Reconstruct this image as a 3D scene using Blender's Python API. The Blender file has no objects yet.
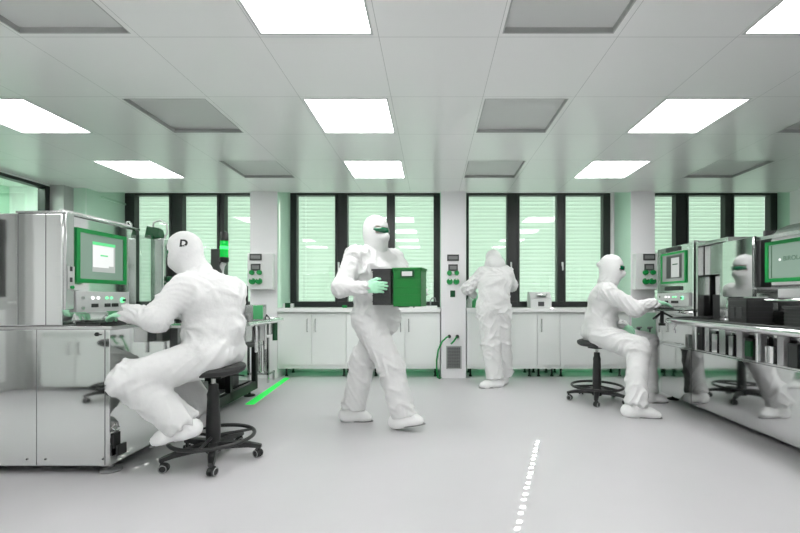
import bpy, bmesh, math, random
import numpy as np
from mathutils import Vector, Matrix
from mathutils.bvhtree import BVHTree
random.seed(7)
SC = bpy.context.scene
COL = SC.collection
PI = math.pi
F, PX, PY, CH = 405.0, 432.0, 298.0, 1.05      # focal length in pixels, principal point, eye height
def R(d): return math.radians(d)

# ------------------------------------------------------------------ materials
MATS = {}
def mat(name, col, rough=0.5, metal=0.0, spec=0.5, emit=None, estr=0.0, noise=0.0, nscale=8.0,
        bump=0.0, bscale=60.0, bdist=0.01, stretch=None, coat=0.0, rnoise=0.0):
    m = bpy.data.materials.new(name); m.use_nodes = True
    nt = m.node_tree; b = nt.nodes['Principled BSDF']
    b.inputs['Base Color'].default_value = (*col, 1)
    b.inputs['Roughness'].default_value = rough
    b.inputs['Metallic'].default_value = metal
    b.inputs['Specular IOR Level'].default_value = spec
    if coat: b.inputs['Coat Weight'].default_value = coat; b.inputs['Coat Roughness'].default_value = 0.08
    if emit:
        b.inputs['Emission Color'].default_value = (*emit, 1)
        b.inputs['Emission Strength'].default_value = estr
    tc = nt.nodes.new('ShaderNodeTexCoord')
    src = tc.outputs['Object']
    if stretch:
        mp = nt.nodes.new('ShaderNodeMapping'); mp.inputs['Scale'].default_value = stretch
        nt.links.new(src, mp.inputs['Vector']); src = mp.outputs['Vector']
    if noise or rnoise:
        n = nt.nodes.new('ShaderNodeTexNoise'); n.inputs['Scale'].default_value = nscale
        n.inputs['Detail'].default_value = 5
        nt.links.new(src, n.inputs['Vector'])
        if noise:
            mx = nt.nodes.new('ShaderNodeMix'); mx.data_type = 'RGBA'
            mx.inputs['A'].default_value = (*[c * (1 - noise) for c in col], 1)
            mx.inputs['B'].default_value = (*[min(1, c * (1 + noise)) for c in col], 1)
            nt.links.new(n.outputs['Fac'], mx.inputs['Factor'])
            nt.links.new(mx.outputs['Result'], b.inputs['Base Color'])
        if rnoise:
            mr = nt.nodes.new('ShaderNodeMapRange')
            mr.inputs['To Min'].default_value = max(0, rough - rnoise); mr.inputs['To Max'].default_value = rough + rnoise
            nt.links.new(n.outputs['Fac'], mr.inputs['Value'])
            nt.links.new(mr.outputs['Result'], b.inputs['Roughness'])
    if bump:
        n2 = nt.nodes.new('ShaderNodeTexNoise'); n2.inputs['Scale'].default_value = bscale
        n2.inputs['Detail'].default_value = 3
        nt.links.new(src, n2.inputs['Vector'])
        bp = nt.nodes.new('ShaderNodeBump'); bp.inputs['Strength'].default_value = bump
        bp.inputs['Distance'].default_value = bdist
        nt.links.new(n2.outputs['Fac'], bp.inputs['Height'])
        nt.links.new(bp.outputs['Normal'], b.inputs['Normal'])
    MATS[name] = m
    return m

M_wall = mat('wall_paint', (.89, .89, .89), .55, noise=.015, nscale=3)
M_pillar = mat('pillar_paint', (.86, .85, .865), .5, noise=.015, nscale=3)
M_floor = mat('epoxy_floor', (.552, .543, .557), .36, noise=.045, nscale=3.2, rnoise=.05)
M_cab = mat('cabinet_laminate', (.84, .87, .85), .35, noise=.01, nscale=2)
M_top = mat('worktop_laminate', (.88, .89, .88), .3, noise=.01, nscale=5)
M_frame = mat('anthracite_frame', (.018, .020, .020), .4, noise=.1, nscale=10)
M_black = mat('black_plastic', (.016, .017, .017), .38, noise=.15, nscale=20)
M_blackmetal = mat('black_powder_coat', (.013, .014, .014), .45, noise=.15, nscale=15)
M_rubber = mat('black_rubber', (.02, .02, .02), .7, noise=.1, nscale=30)
M_seat = mat('black_seat_foam', (.03, .031, .031), .55, noise=.15, nscale=30, bump=.1, bscale=300)
M_tyre = mat('grey_wheel_tread', (.33, .34, .34), .5, noise=.05)
M_mirror = mat('polished_steel', (.80, .82, .805), .045, 1.0, bump=.012, bscale=2.6, bdist=.05, stretch=(1, 1, .35), noise=.01)
M_mirror2 = mat('polished_steel_panel', (.72, .73, .725), .06, 1.0, bump=.014, bscale=1.6, bdist=.05, stretch=(1, 1, .5), noise=.01)
M_steel = mat('brushed_steel', (.62, .63, .625), .26, 1.0, noise=.06, nscale=30, stretch=(1, 1, 14))
M_steelp = mat('satin_steel_plate', (.66, .67, .665), .16, 1.0, bump=.02, bscale=4, bdist=.04, noise=.02)
M_chrome = mat('chrome', (.85, .86, .855), .07, 1.0, noise=.01)
M_white = mat('white_plastic', (.78, .79, .785), .35, noise=.01)
M_lgrey = mat('light_grey_plastic', (.55, .56, .555), .4, noise=.02)
M_grey = mat('grey_plastic', (.22, .225, .225), .4, noise=.05)
M_dark = mat('dark_grey_plastic', (.05, .052, .052), .35, noise=.08)
M_green = mat('signal_green_plastic', (.0, .26, .05), .35, noise=.05)
M_dgreen = mat('dark_green_plastic', (.004, .085, .025), .35, noise=.1)
M_lgreen = mat('pale_green_paint', (.42, .66, .50), .45, noise=.02)
M_gbox = mat('leaf_green_plastic', (.10, .52, .20), .3, noise=.05)
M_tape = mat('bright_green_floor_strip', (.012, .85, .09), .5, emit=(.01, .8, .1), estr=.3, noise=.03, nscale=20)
M_glove = mat('pale_green_nitrile', (.46, .86, .60), .42, noise=.03, nscale=40, bump=.15, bscale=150, bdist=.002)
M_glass_g = mat('green_lens', (.0, .13, .05), .12, coat=.5, noise=.05)
M_skin = mat('skin', (.52, .42, .37), .5, noise=.04, nscale=30, bump=.05, bscale=300)
M_eye = mat('eyeball', (.75, .75, .74), .15, noise=.01)
M_cloth = mat('cleanroom_fabric', (.735, .74, .735), .75, spec=.25, noise=.012, nscale=6, bump=.5, bscale=18, bdist=.012)
M_hood = mat('hood_fabric', (.75, .755, .75), .75, spec=.25, noise=.012, nscale=8, bump=.45, bscale=24, bdist=.008)
M_bootie = mat('overshoe_fabric', (.87, .875, .87), .7, spec=.25, noise=.015, nscale=10, bump=.3, bscale=40, bdist=.006)
M_sole = mat('grey_sole', (.25, .25, .25), .7, noise=.05)
M_ink = mat('black_print', (.01, .01, .01), .6, noise=.05)
M_door = mat('grey_door_frame', (.50, .505, .50), .4, noise=.02)
M_doorw = mat('white_door_leaf', (.74, .75, .745), .4, noise=.01)
M_vent = mat('vent_frame_grey', (.40, .41, .40), .5, noise=.02)
M_ledgreen = mat('green_led_strip', (.1, .6, .3), .4, emit=(.22, 1, .45), estr=1.3)
M_lampg = mat('green_beacon_lens', (.0, .4, .06), .2, emit=(.01, .9, .06), estr=.2, noise=.05)
M_lampgb = mat('green_beacon_lit_lens', (.1, .9, .2), .2, emit=(.06, 1, .2), estr=.8, noise=.05)
M_ledw = mat('white_indicator', (.9, .9, .9), .3, emit=(1, 1, 1), estr=1.2)
M_ledg = mat('green_indicator', (.2, .9, .4), .3, emit=(.2, 1, .4), estr=.8)
M_scr = mat('pale_green_screen', (.10, .13, .11), .08, emit=(.28, .44, .34), estr=.32, noise=.05, coat=.3)
M_scrd = mat('grey_screen', (.08, .085, .08), .08, emit=(.28, .31, .29), estr=.42, noise=.05, coat=.3)
M_scrw = mat('screen_window_white', (.4, .4, .4), .2, emit=(.75, .77, .76), estr=.55)
M_scrl = mat('screen_window_grey', (.3, .3, .3), .2, emit=(.36, .39, .37), estr=.45)
M_scrg = mat('screen_green_bar', (.05, .3, .1), .2, emit=(.10, .48, .2), estr=.8)
M_scrt = mat('screen_dark_text', (.03, .06, .04), .2, emit=(.05, .09, .06), estr=.7)
M_lamp = mat('ceiling_lamp_diffuser', (.9, .9, .9), .4, emit=(1, .995, .99), estr=9.0)
M_crate = mat('black_crate_plastic', (.035, .036, .036), .4, noise=.12, nscale=12)
M_cgreen = mat('green_crate_plastic', (.0, .20, .025), .4, noise=.12, nscale=12)

# ceiling tiles: a fine seam grid that follows the tile pitch
def ceiling_mat():
    m = bpy.data.materials.new('ceiling_tiles'); m.use_nodes = True
    nt = m.node_tree; b = nt.nodes['Principled BSDF']
    b.inputs['Roughness'].default_value = .24; b.inputs['Specular IOR Level'].default_value = .8
    g = nt.nodes.new('ShaderNodeNewGeometry'); s = nt.nodes.new('ShaderNodeSeparateXYZ')
    nt.links.new(g.outputs['Position'], s.inputs[0])
    def seam(out, off, pitch):
        a = nt.nodes.new('ShaderNodeMath'); a.operation = 'SUBTRACT'; a.inputs[1].default_value = off
        nt.links.new(out, a.inputs[0])
        d = nt.nodes.new('ShaderNodeMath'); d.operation = 'PINGPONG'; d.inputs[1].default_value = pitch / 2
        nt.links.new(a.outputs[0], d.inputs[0])
        c = nt.nodes.new('ShaderNodeMath'); c.operation = 'LESS_THAN'; c.inputs[1].default_value = .0013
        nt.links.new(d.outputs[0], c.inputs[0]); return c.outputs[0]
    mx = nt.nodes.new('ShaderNodeMath'); mx.operation = 'MAXIMUM'
    nt.links.new(seam(s.outputs[0], -.2825, .635), mx.inputs[0]); nt.links.new(seam(s.outputs[1], 2.157, .64), mx.inputs[1])
    mix = nt.nodes.new('ShaderNodeMix'); mix.data_type = 'RGBA'
    mix.inputs['A'].default_value = (.92, .92, .915, 1); mix.inputs['B'].default_value = (.50, .51, .50, 1)
    nt.links.new(mx.outputs[0], mix.inputs['Factor']); nt.links.new(mix.outputs['Result'], b.inputs['Base Color'])
    return m
M_ceil = ceiling_mat()

def perf_mat():
    m = bpy.data.materials.new('perforated_vent_sheet'); m.use_nodes = True
    nt = m.node_tree; b = nt.nodes['Principled BSDF']; b.inputs['Roughness'].default_value = .5
    tc = nt.nodes.new('ShaderNodeTexCoord'); v = nt.nodes.new('ShaderNodeTexVoronoi')
    v.inputs['Scale'].default_value = 95; v.inputs['Randomness'].default_value = 0
    nt.links.new(tc.outputs['Object'], v.inputs['Vector'])
    c = nt.nodes.new('ShaderNodeMath'); c.operation = 'LESS_THAN'; c.inputs[1].default_value = .34
    nt.links.new(v.outputs['Distance'], c.inputs[0])
    mix = nt.nodes.new('ShaderNodeMix'); mix.data_type = 'RGBA'
    mix.inputs['A'].default_value = (.66, .67, .66, 1); mix.inputs['B'].default_value = (.50, .51, .50, 1)
    nt.links.new(c.outputs[0], mix.inputs['Factor']); nt.links.new(mix.outputs['Result'], b.inputs['Base Color'])
    return m
M_perf = perf_mat()

def slat_mat():
    m = bpy.data.materials.new('translucent_blind_slat'); m.use_nodes = True
    nt = m.node_tree; nt.nodes.remove(nt.nodes['Principled BSDF']); o = nt.nodes['Material Output']
    d = nt.nodes.new('ShaderNodeBsdfDiffuse'); d.inputs['Color'].default_value = (.72, .84, .76, 1)
    t = nt.nodes.new('ShaderNodeBsdfTranslucent'); t.inputs['Color'].default_value = (.122, .158, .134, 1)
    n = nt.nodes.new('ShaderNodeTexNoise'); n.inputs['Scale'].default_value = 3
    x = nt.nodes.new('ShaderNodeMixShader'); x.inputs[0].default_value = .5
    mr = nt.nodes.new('ShaderNodeMapRange'); mr.inputs['To Min'].default_value = .44; mr.inputs['To Max'].default_value = .56
    nt.links.new(n.outputs['Fac'], mr.inputs['Value']); nt.links.new(mr.outputs['Result'], x.inputs[0])
    nt.links.new(d.outputs[0], x.inputs[1]); nt.links.new(t.outputs[0], x.inputs[2]); nt.links.new(x.outputs[0], o.inputs['Surface'])
    return m
M_slat = slat_mat()

def pane_mat(name, tint=(1, 1, 1), refl=1.0):
    m = bpy.data.materials.new(name); m.use_nodes = True
    nt = m.node_tree; nt.nodes.remove(nt.nodes['Principled BSDF']); o = nt.nodes['Material Output']
    t = nt.nodes.new('ShaderNodeBsdfTransparent'); t.inputs['Color'].default_value = (*tint, 1)
    g = nt.nodes.new('ShaderNodeBsdfGlossy'); g.inputs['Roughness'].default_value = .015
    f = nt.nodes.new('ShaderNodeLayerWeight'); f.inputs['Blend'].default_value = .5     # Schlick reflectance, the same from both sides
    pw = nt.nodes.new('ShaderNodeMath'); pw.operation = 'POWER'; pw.inputs[1].default_value = 5
    nt.links.new(f.outputs['Facing'], pw.inputs[0])
    mu = nt.nodes.new('ShaderNodeMath'); mu.operation = 'MULTIPLY_ADD'; mu.inputs[1].default_value = .95; mu.inputs[2].default_value = .045 * refl; mu.use_clamp = True
    nt.links.new(pw.outputs[0], mu.inputs[0])
    x = nt.nodes.new('ShaderNodeMixShader')
    nt.links.new(mu.outputs[0], x.inputs[0]); nt.links.new(t.outputs[0], x.inputs[1]); nt.links.new(g.outputs[0], x.inputs[2])
    nt.links.new(x.outputs[0], o.inputs['Surface'])
    return m
M_pane = pane_mat('window_glass', (.97, 1, .98), 1.0)
M_part = pane_mat('partition_glass', (.85, .95, .88), 3.0)
M_acryl = pane_mat('clear_acrylic', (.86, .9, .88), 2.0)

# ------------------------------------------------------------------ mesh builder
class MB:
    def __init__(s): s.bm = bmesh.new(); s.flat = s.bm.faces.layers.int.new('flat')
    def _xf(s, vs, M):
        if M is not None: bmesh.ops.transform(s.bm, matrix=M, verts=vs)
    def box(s, a, b, bev=0.0, M=None, seg=2):
        a, b = [min(p, q) for p, q in zip(a, b)], [max(p, q) for p, q in zip(a, b)]
        T = Matrix.Translation([(p + q) / 2 for p, q in zip(a, b)]) @ Matrix.Diagonal([max(q - p, 1e-5) for p, q in zip(a, b)] + [1])
        r = bmesh.ops.create_cube(s.bm, size=1, matrix=T); vs = r['verts']
        if bev > 0:
            es = list({e for v in vs for e in v.link_edges})
            r2 = bmesh.ops.bevel(s.bm, geom=es, offset=bev, segments=seg, profile=.6, affect='EDGES')
            vs = list({v for f in r2['faces'] for v in f.verts} | {v for v in vs if v.is_valid})
            for f in {f for v in vs for f in v.link_faces}:
                f.normal_update(); n = f.normal; fl = s.bm.faces.layers.int['flat']
                if max(abs(n.x), abs(n.y), abs(n.z)) > .9995: f[fl] = 1
        s._xf(vs, M); return s
    def lathe(s, prof, M=None, seg=28, cap=True):
        rings = []
        for r, z in prof:
            rings.append([s.bm.verts.new((r * math.cos(2 * PI * i / seg), r * math.sin(2 * PI * i / seg), z)) for i in range(seg)])
        for A, B in zip(rings, rings[1:]):
            for i in range(seg):
                j = (i + 1) % seg; s.bm.faces.new((A[i], A[j], B[j], B[i]))
        if cap:
            s.bm.faces.new(rings[0][::-1]); s.bm.faces.new(rings[-1])
        s._xf([v for r in rings for v in r], M); return s
    def cyl(s, p0, p1, r0, r1=None, seg=18):
        p0, p1 = Vector(p0), Vector(p1); d = p1 - p0; L = d.length
        M = Matrix.Translation(p0) @ Vector((0, 0, 1)).rotation_difference(d.normalized()).to_matrix().to_4x4()
        r1 = r0 if r1 is None else r1
        return s.lathe([(r0, 0), (r1, L)], M, seg)
    def tube(s, pts, r, seg=10, closed=False, rr=None):
        pts = [Vector(p) for p in pts]; n = len(pts); rings = []
        up = Vector((0, 0, 1)); prev = None
        for i, p in enumerate(pts):
            if closed: t = (pts[(i + 1) % n] - pts[i - 1]).normalized()
            else: t = (pts[min(i + 1, n - 1)] - pts[max(i - 1, 0)]).normalized()
            if prev is None:
                x = t.cross(up)
                if x.length < 1e-3: x = t.cross(Vector((1, 0, 0)))
            else: x = prev - t * prev.dot(t)
            x.normalize(); prev = x; y = t.cross(x)
            q = rr[i] if rr else r
            rings.append([s.bm.verts.new(p + q * (math.cos(2 * PI * k / seg) * x + math.sin(2 * PI * k / seg) * y)) for k in range(seg)])
        prs = list(zip(rings, rings[1:])) + ([(rings[-1], rings[0])] if closed else [])
        for A, B in prs:
            for k in range(seg):
                j = (k + 1) % seg; s.bm.faces.new((A[k], A[j], B[j], B[k]))
        if not closed: s.bm.faces.new(rings[0][::-1]); s.bm.faces.new(rings[-1])
        return s
    def ring(s, c, Rr, r, seg=48, axis='z', sub=10):
        pts = []
        for i in range(seg):
            a = 2 * PI * i / seg
            o = (Rr * math.cos(a), Rr * math.sin(a), 0) if axis == 'z' else (0, Rr * math.cos(a), Rr * math.sin(a))
            pts.append(Vector(c) + Vector(o))
        return s.tube(pts, r, sub, True)
    def sphere(s, c, r, sc=(1, 1, 1), seg=16):
        M = Matrix.Translation(c) @ Matrix.Diagonal((r * sc[0], r * sc[1], r * sc[2], 1))
        bmesh.ops.create_uvsphere(s.bm, u_segments=seg, v_segments=max(8, seg // 2), radius=1, matrix=M); return s
    def prism(s, poly, z0, z1, M=None):
        A = [s.bm.verts.new((x, y, z0)) for x, y in poly]; B = [s.bm.verts.new((x, y, z1)) for x, y in poly]
        n = len(poly)
        s.bm.faces.new(A[::-1]); s.bm.faces.new(B)
        for i in range(n):
            j = (i + 1) % n; s.bm.faces.new((A[i], A[j], B[j], B[i]))
        s._xf(A + B, M); return s
    def quad(s, *p):
        s.bm.faces.new([s.bm.verts.new(q) for q in p]); return s
    def build(s, name, m, parent=None, ang=35, fix=True):
        if fix: bmesh.ops.recalc_face_normals(s.bm, faces=s.bm.faces[:])
        fl = s.bm.faces.layers.int['flat']; smooth = [not f[fl] for f in s.bm.faces]
        s.bm.faces.layers.int.remove(fl)
        me = bpy.data.meshes.new(name); s.bm.to_mesh(me); s.bm.free()
        o = link(name, me, m, parent, ang)
        if len(smooth): me.polygons.foreach_set('use_smooth', smooth)
        return o

WORLD = {}
def wmat(o):
    M = o.matrix_basis.copy(); p = o.parent
    while p: M = p.matrix_basis @ M; p = p.parent
    return M
def link(name, me, m, parent=None, ang=35):
    if len(me.polygons):
        me.polygons.foreach_set('use_smooth', [True] * len(me.polygons))
        if ang is not None: me.set_sharp_from_angle(angle=R(ang))
    if m is not None: me.materials.append(m)
    o = bpy.data.objects.new(name, me); COL.objects.link(o)
    if parent is not None:
        me.transform(wmat(parent).inverted()); o.parent = parent
    else:
        co = np.empty(len(me.vertices) * 3); me.vertices.foreach_get('co', co); co = co.reshape(-1, 3)
        b = Vector(((co[:, 0].min() + co[:, 0].max()) / 2, (co[:, 1].min() + co[:, 1].max()) / 2, co[:, 2].min()))
        me.transform(Matrix.Translation(-b)); o.location = b
    return o
def tag(o, label, cat, group=None, kind=None):
    o['label'] = label; o['category'] = cat
    if group: o['group'] = group
    if kind: o['kind'] = kind
    return o
def thing(name, label, cat, loc=(0, 0, 0), rz=0.0, group=None):
    o = bpy.data.objects.new(name, None); COL.objects.link(o); o.empty_display_size = .1
    o.location = loc; o.rotation_euler = (0, 0, rz)
    o.matrix_basis = Matrix.Translation(loc) @ Matrix.Rotation(rz, 4, 'Z')
    return tag(o, label, cat, group)
def struct(o, label=None, cat=None):
    o['kind'] = 'structure'
    if label: o['label'] = label
    if cat: o['category'] = cat
    return o
def kids(o): return [c for c in bpy.data.objects if c.parent == o]
def copy_tree(o, label=None, loc=None, rz=None, parent=None):
    c = o.copy(); COL.objects.link(c)
    if parent: c.parent = parent
    if label: c['label'] = label
    if loc is not None: c.location = loc
    if rz is not None: c.rotation_euler = (0, 0, rz)
    for k in kids(o): copy_tree(k, parent=c)
    return c
def text_mesh(name, s, size, m, M, parent, extr=.0006, bold=0.0):
    cu = bpy.data.curves.new('txt', 'FONT'); cu.body = s; cu.size = size; cu.align_x = 'CENTER'; cu.align_y = 'CENTER'
    cu.extrude = extr; cu.offset = bold
    t = bpy.data.objects.new('txt', cu); COL.objects.link(t)
    me = bpy.data.meshes.new_from_object(t.evaluated_get(bpy.context.evaluated_depsgraph_get()))
    bpy.data.objects.remove(t); me.transform(M)
    return link(name, me, m, parent)

# ------------------------------------------------------------------ the room
H = 2.44          # ceiling
YB = 5.80         # window wall
XL, XR, YR = -4.70, 4.69, -0.35
LX = [-3.150, -.607, 1.93]       # lamp columns
VX = [-1.875, .662, 3.19]          # vent columns
ROWS = [.557, 1.837, 3.117, 4.397]   # row centres
# floor
struct(MB().box((-6.2, YR - .2, -.12), (5.2, YB + .15, 0)).build('floor', M_floor))
# ceiling: tiles with openings where a lamp or a vent sits
xs = [-.2825 + .635 * k for k in range(-8, 9)]; xs = [x for x in xs if XL < x < XR]; xs = [XL] + xs + [XR]
ys = [2.157 + .64 * k for k in range(-4, 6)]; ys = [y for y in ys if YR < y < 5.25]; ys = [YR] + ys + [5.31]
def is_hole(cx, cy):
    return any(abs(cy - r) < .2 for r in ROWS) and any(abs(cx - x) < .2 for x in LX + VX)
mb = MB()
for x0, x1 in zip(xs, xs[1:]):
    for y0, y1 in zip(ys, ys[1:]):
        cx, cy = (x0 + x1) / 2, (y0 + y1) / 2
        if not is_hole(cx, cy): mb.box((x0, y0, H), (x1, y1, H + .03)); continue
        fx = min(LX + VX, key=lambda q: abs(q - cx)); fy = min(ROWS, key=lambda q: abs(q - cy)); q = .2925
        mb.box((x0, y0, H), (fx - q, y1, H + .03)).box((fx + q, y0, H), (x1, y1, H + .03)).box((fx - q, y0, H), (fx + q, fy - q, H + .03)).box((fx - q, fy + q, H), (fx + q, y1, H + .03))
mb.box((XL, 5.31, H), (XR, 5.33, H + .14))
struct(mb.build('ceiling', M_ceil))
struct(MB().box((-6.2, YR - .2, 2.64), (5.2, YB + .15, 2.75)).build('ceiling_slab', M_wall))
# walls
PITCH = [(-4.38, -2.33), (-2.04, .13), (.468, 2.54), (2.84, 4.92)]
mb = MB().box((-6.2, YB, 0), (5.1, YB + .15, .92)).box((-6.2, YB, 2.545), (5.1, YB + .15, 2.75))
edges = [-6.2] + [v for p in PITCH for v in p] + [5.1]
for a, b in zip(edges[::2], edges[1::2]): mb.box((a, YB, .92), (b, YB + .15, 2.545))
struct(mb.build('wall_back', M_wall))
struct(MB().box((XR, YR, 0), (5.1, 5.31, 2.7)).box((4.92, 5.31, 0), (5.1, YB, 2.7)).build('wall_right', M_wall))
struct(MB().box((-6.2, YR - .15, 0), (5.1, YR, 2.7)).build('wall_rear', M_wall))
# left wall: door opening Y .42..1.36, glazed partition Y 2.7..5.0
mb = MB().box((-4.85, YR, 0), (XL, .12, 2.7)).box((-4.85, .12, 2.08), (XL, 1.06, 2.7)).box((-4.85, 1.06, 0), (XL, 2.2, 2.7))
mb.box((-4.85, 2.2, 0), (XL, 4.98, .95)).box((-4.85, 2.2, 2.42), (XL, 4.98, 2.7))
mb.box((-4.56, 5.12, 0), (-4.376, YB, 2.7))
struct(mb.build('wall_left', M_wall))
struct(MB().box((-4.85, 4.98, 0), (-4.53, 5.12, 2.7)).build('trim_1', M_door), 'grey corner post at the end of the glass partition', 'post')
struct(MB().box((-4.376, 5.35, 2.37), (-4.355, YB, 2.395)).build('trim_2', M_lgreen), 'thin rail high on the left window recess wall', 'rail')
struct(MB().box((-6.2, 1.0, 0), (-6.05, YB, 2.7)).build('wall_beyond', M_lgreen))
tag(MB().box((-5.7, 3.0, 2.60), (-5.2, 5.2, 2.63)).build('ceiling_light', M_lamp), 'added ceiling light that brightens the next room behind the glass partition', 'ceiling light')  # added lamp, brightens the otherwise black room behind the glass
w5 = struct(MB().box((-4.79, 2.2, .95), (-4.73, 2.26, 2.42)).box((-4.79, 4.92, .95), (-4.70, 4.98, 2.42)).box((-4.79, 2.26, .95), (-4.73, 4.92, 1.0)).box((-4.79, 2.26, 2.385), (-4.695, 4.92, 2.42)).build('window_5', M_frame))
MB().box((-4.765, 2.26, 1.0), (-4.757, 4.92, 2.39)).build('pane', M_part, w5)
d1 = struct(MB().box((-4.86, .06, 0), (-4.66, .16, 2.14), .004).box((-4.86, 1.02, 0), (-4.66, 1.12, 2.14), .004).box((-4.86, .16, 2.04), (-4.66, 1.02, 2.14), .004).build('door_1', M_door))
MB().box((-4.80, .16, 0.01), (-4.75, .28, 2.04)).box((-4.80, .90, .01), (-4.75, 1.02, 2.04)).box((-4.80, .28, .01), (-4.75, .90, .12)).box((-4.80, .28, .92), (-4.75, .90, 1.06)).box((-4.80, .28, 1.92), (-4.75, .90, 2.04)).build('door_leaf', M_door, d1)
MB().box((-4.79, .28, .12), (-4.76, .90, .92)).build('door_panel', M_doorw, d1)
MB().box((-4.79, .28, 1.06), (-4.76, .90, 1.92)).build('door_glass', M_dark, d1)
MB().tube([(-4.75, .22, 1.0), (-4.69, .22, 1.0), (-4.69, .34, 1.0)], .011).build('door_handle', M_chrome, d1)
# pillars between the windows
for nm, a, b, lab in [('trim_3', -2.377, -2.022, 'light grey pillar beside the left machine'), ('trim_4', .118, .444, 'light grey pillar in the middle of the window wall'), ('trim_5', 2.60, 2.912, 'light grey pillar beside the right machine')]:
    struct(MB().box((a, 5.29, 0), (b, YB, 2.64), .004).build(nm, M_pillar), lab, 'pillar')

# thin reveal panels; their pale green stands in for light from the blinds
M_rev = mat('reveal_green_light_tint', (.58, .80, .66), .5, noise=.01)
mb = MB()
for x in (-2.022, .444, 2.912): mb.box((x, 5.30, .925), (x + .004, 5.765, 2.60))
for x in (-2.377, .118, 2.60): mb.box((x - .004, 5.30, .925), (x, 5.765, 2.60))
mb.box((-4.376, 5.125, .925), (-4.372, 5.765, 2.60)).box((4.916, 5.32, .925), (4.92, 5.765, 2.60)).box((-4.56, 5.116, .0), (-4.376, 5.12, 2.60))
struct(mb.build('trim_6', M_rev), 'window reveals tinted with the green light of the blinds', 'trim')
# windows: dark frames, glass panes, handles; outside each pane a closed venetian blind
Z0, Z1, ZP0, ZP1 = .92, 2.545, 1.0, 2.515
WIN = [
  ((-4.38, -2.33), [(-4.229, -3.738), (-3.551, -3.057), (-2.95, -2.445)]),
  ((-2.04, .13),   [(-1.925, -1.379), (-1.203, -.644), (-.53, .022)]),
  ((.468, 2.54),   [(.524, 1.067), (1.246, 1.78), (1.90, 2.434)]),
  ((2.84, 4.92),   [(2.95, 3.465), (3.65, 4.167), (4.296, 4.81)]),
]
WNAME = ['window behind the left machine', 'window left of the middle pillar', 'window right of the middle pillar', 'window behind the right machine']
HOLES = {(1, 0): (-1.835, .007, [(1, 2.5)]), (1, 1): (-.672, .011, [(1.2, 1.37), (1.5, 1.64)]), (1, 2): (-.01, .011, [(1.13, 1.26)]), (2, 1): (1.772, .011, [(1, 2.6)]), (2, 2): (2.41, .008, [(1.0, 1.13)])}   # cord holes: place, half width, height range
def make_blind(x0, x1, holes, label):
    me = bmesh.new(); pitch, h, n = .0535, .0680, 30
    a, b = x0 - .03, x1 + .03
    cols = [a]
    if holes: cols += [holes[0] - holes[1], holes[0] + holes[1]]
    cols.append(b)
    for i in range(n):
        zb = .945 + i * pitch; rows = []
        for k in range(11):
            s = k / 10; z = zb + h * s; y = 5.905 + .022 * (s - .5) - .009 * math.sin(PI * s)
            rows.append([me.verts.new((x, y, z)) for x in cols])
        for k in range(10):
            for j in range(len(cols) - 1):
                if holes and j == 1 and k in (3, 7) and any(p_ < zb < q_ for p_, q_ in holes[2]): continue
                me.faces.new((rows[k][j], rows[k][j + 1], rows[k + 1][j + 1], rows[k + 1][j]))
    m = bpy.data.meshes.new('slats'); me.to_mesh(m); me.free()
    t = thing('venetian_blind', label, 'blind', ((a + b) / 2, 5.905, .93), 0, 'venetian blinds outside the windows')
    o = link('slats', m, M_slat, t, None)
    MB().box((a, 5.885, .925), (b, 5.93, .943)).build('bottom_rail', M_lgrey, t)
    MB().box((a, 5.885, 2.545), (b, 5.93, 2.585)).build('head_rail', M_lgrey, t)
    return t
ORD = ['left', 'middle', 'right']
for wi, ((a, b), panes) in enumerate(WIN):
    mb = MB()
    y0, y1 = 5.765, 5.855
    mb.box((a, y0, Z0), (b, y1, ZP0), .003).box((a, y0, ZP1), (b, y1, Z1), .003)
    xe = [a] + [v for p in panes for v in p] + [b]
    for p, q in zip(xe[::2], xe[1::2]): mb.box((p, y0, ZP0), (q, y1, ZP1), .003)
    # sash overlap seam on the wide mullion, slightly proud sashes
    for p, q in panes:
        mb.box((p - .035, y0 - .012, ZP0 - .035), (p, y0, ZP1 + .02), .002).box((q, y0 - .012, ZP0 - .035), (q + .035, y0, ZP1 + .02), .002)
        mb.box((p, y0 - .012, ZP0 - .035), (q, y0, ZP0), .002)
    w = struct(mb.build('window_%d' % (wi + 1), M_frame))
    for j, (p, q) in enumerate(panes):
        MB().box((p - .005, 5.805, ZP0 - .005), (q + .005, 5.812, ZP1 + .005)).build('pane', M_pane, w)
        make_blind(p, q, HOLES.get((wi, j)), 'pale green venetian blind outside the %s pane of the %s' % (ORD[j], WNAME[wi]))
    for hx in (panes[0][1] + .055, panes[2][0] - .05):
        MB().box((hx - .012, 5.735, 1.50), (hx + .012, 5.754, 1.56), .004).box((hx - .009, 5.72, 1.44), (hx + .009, 5.737, 1.54), .004).build('window_handle', M_white, w)

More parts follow.
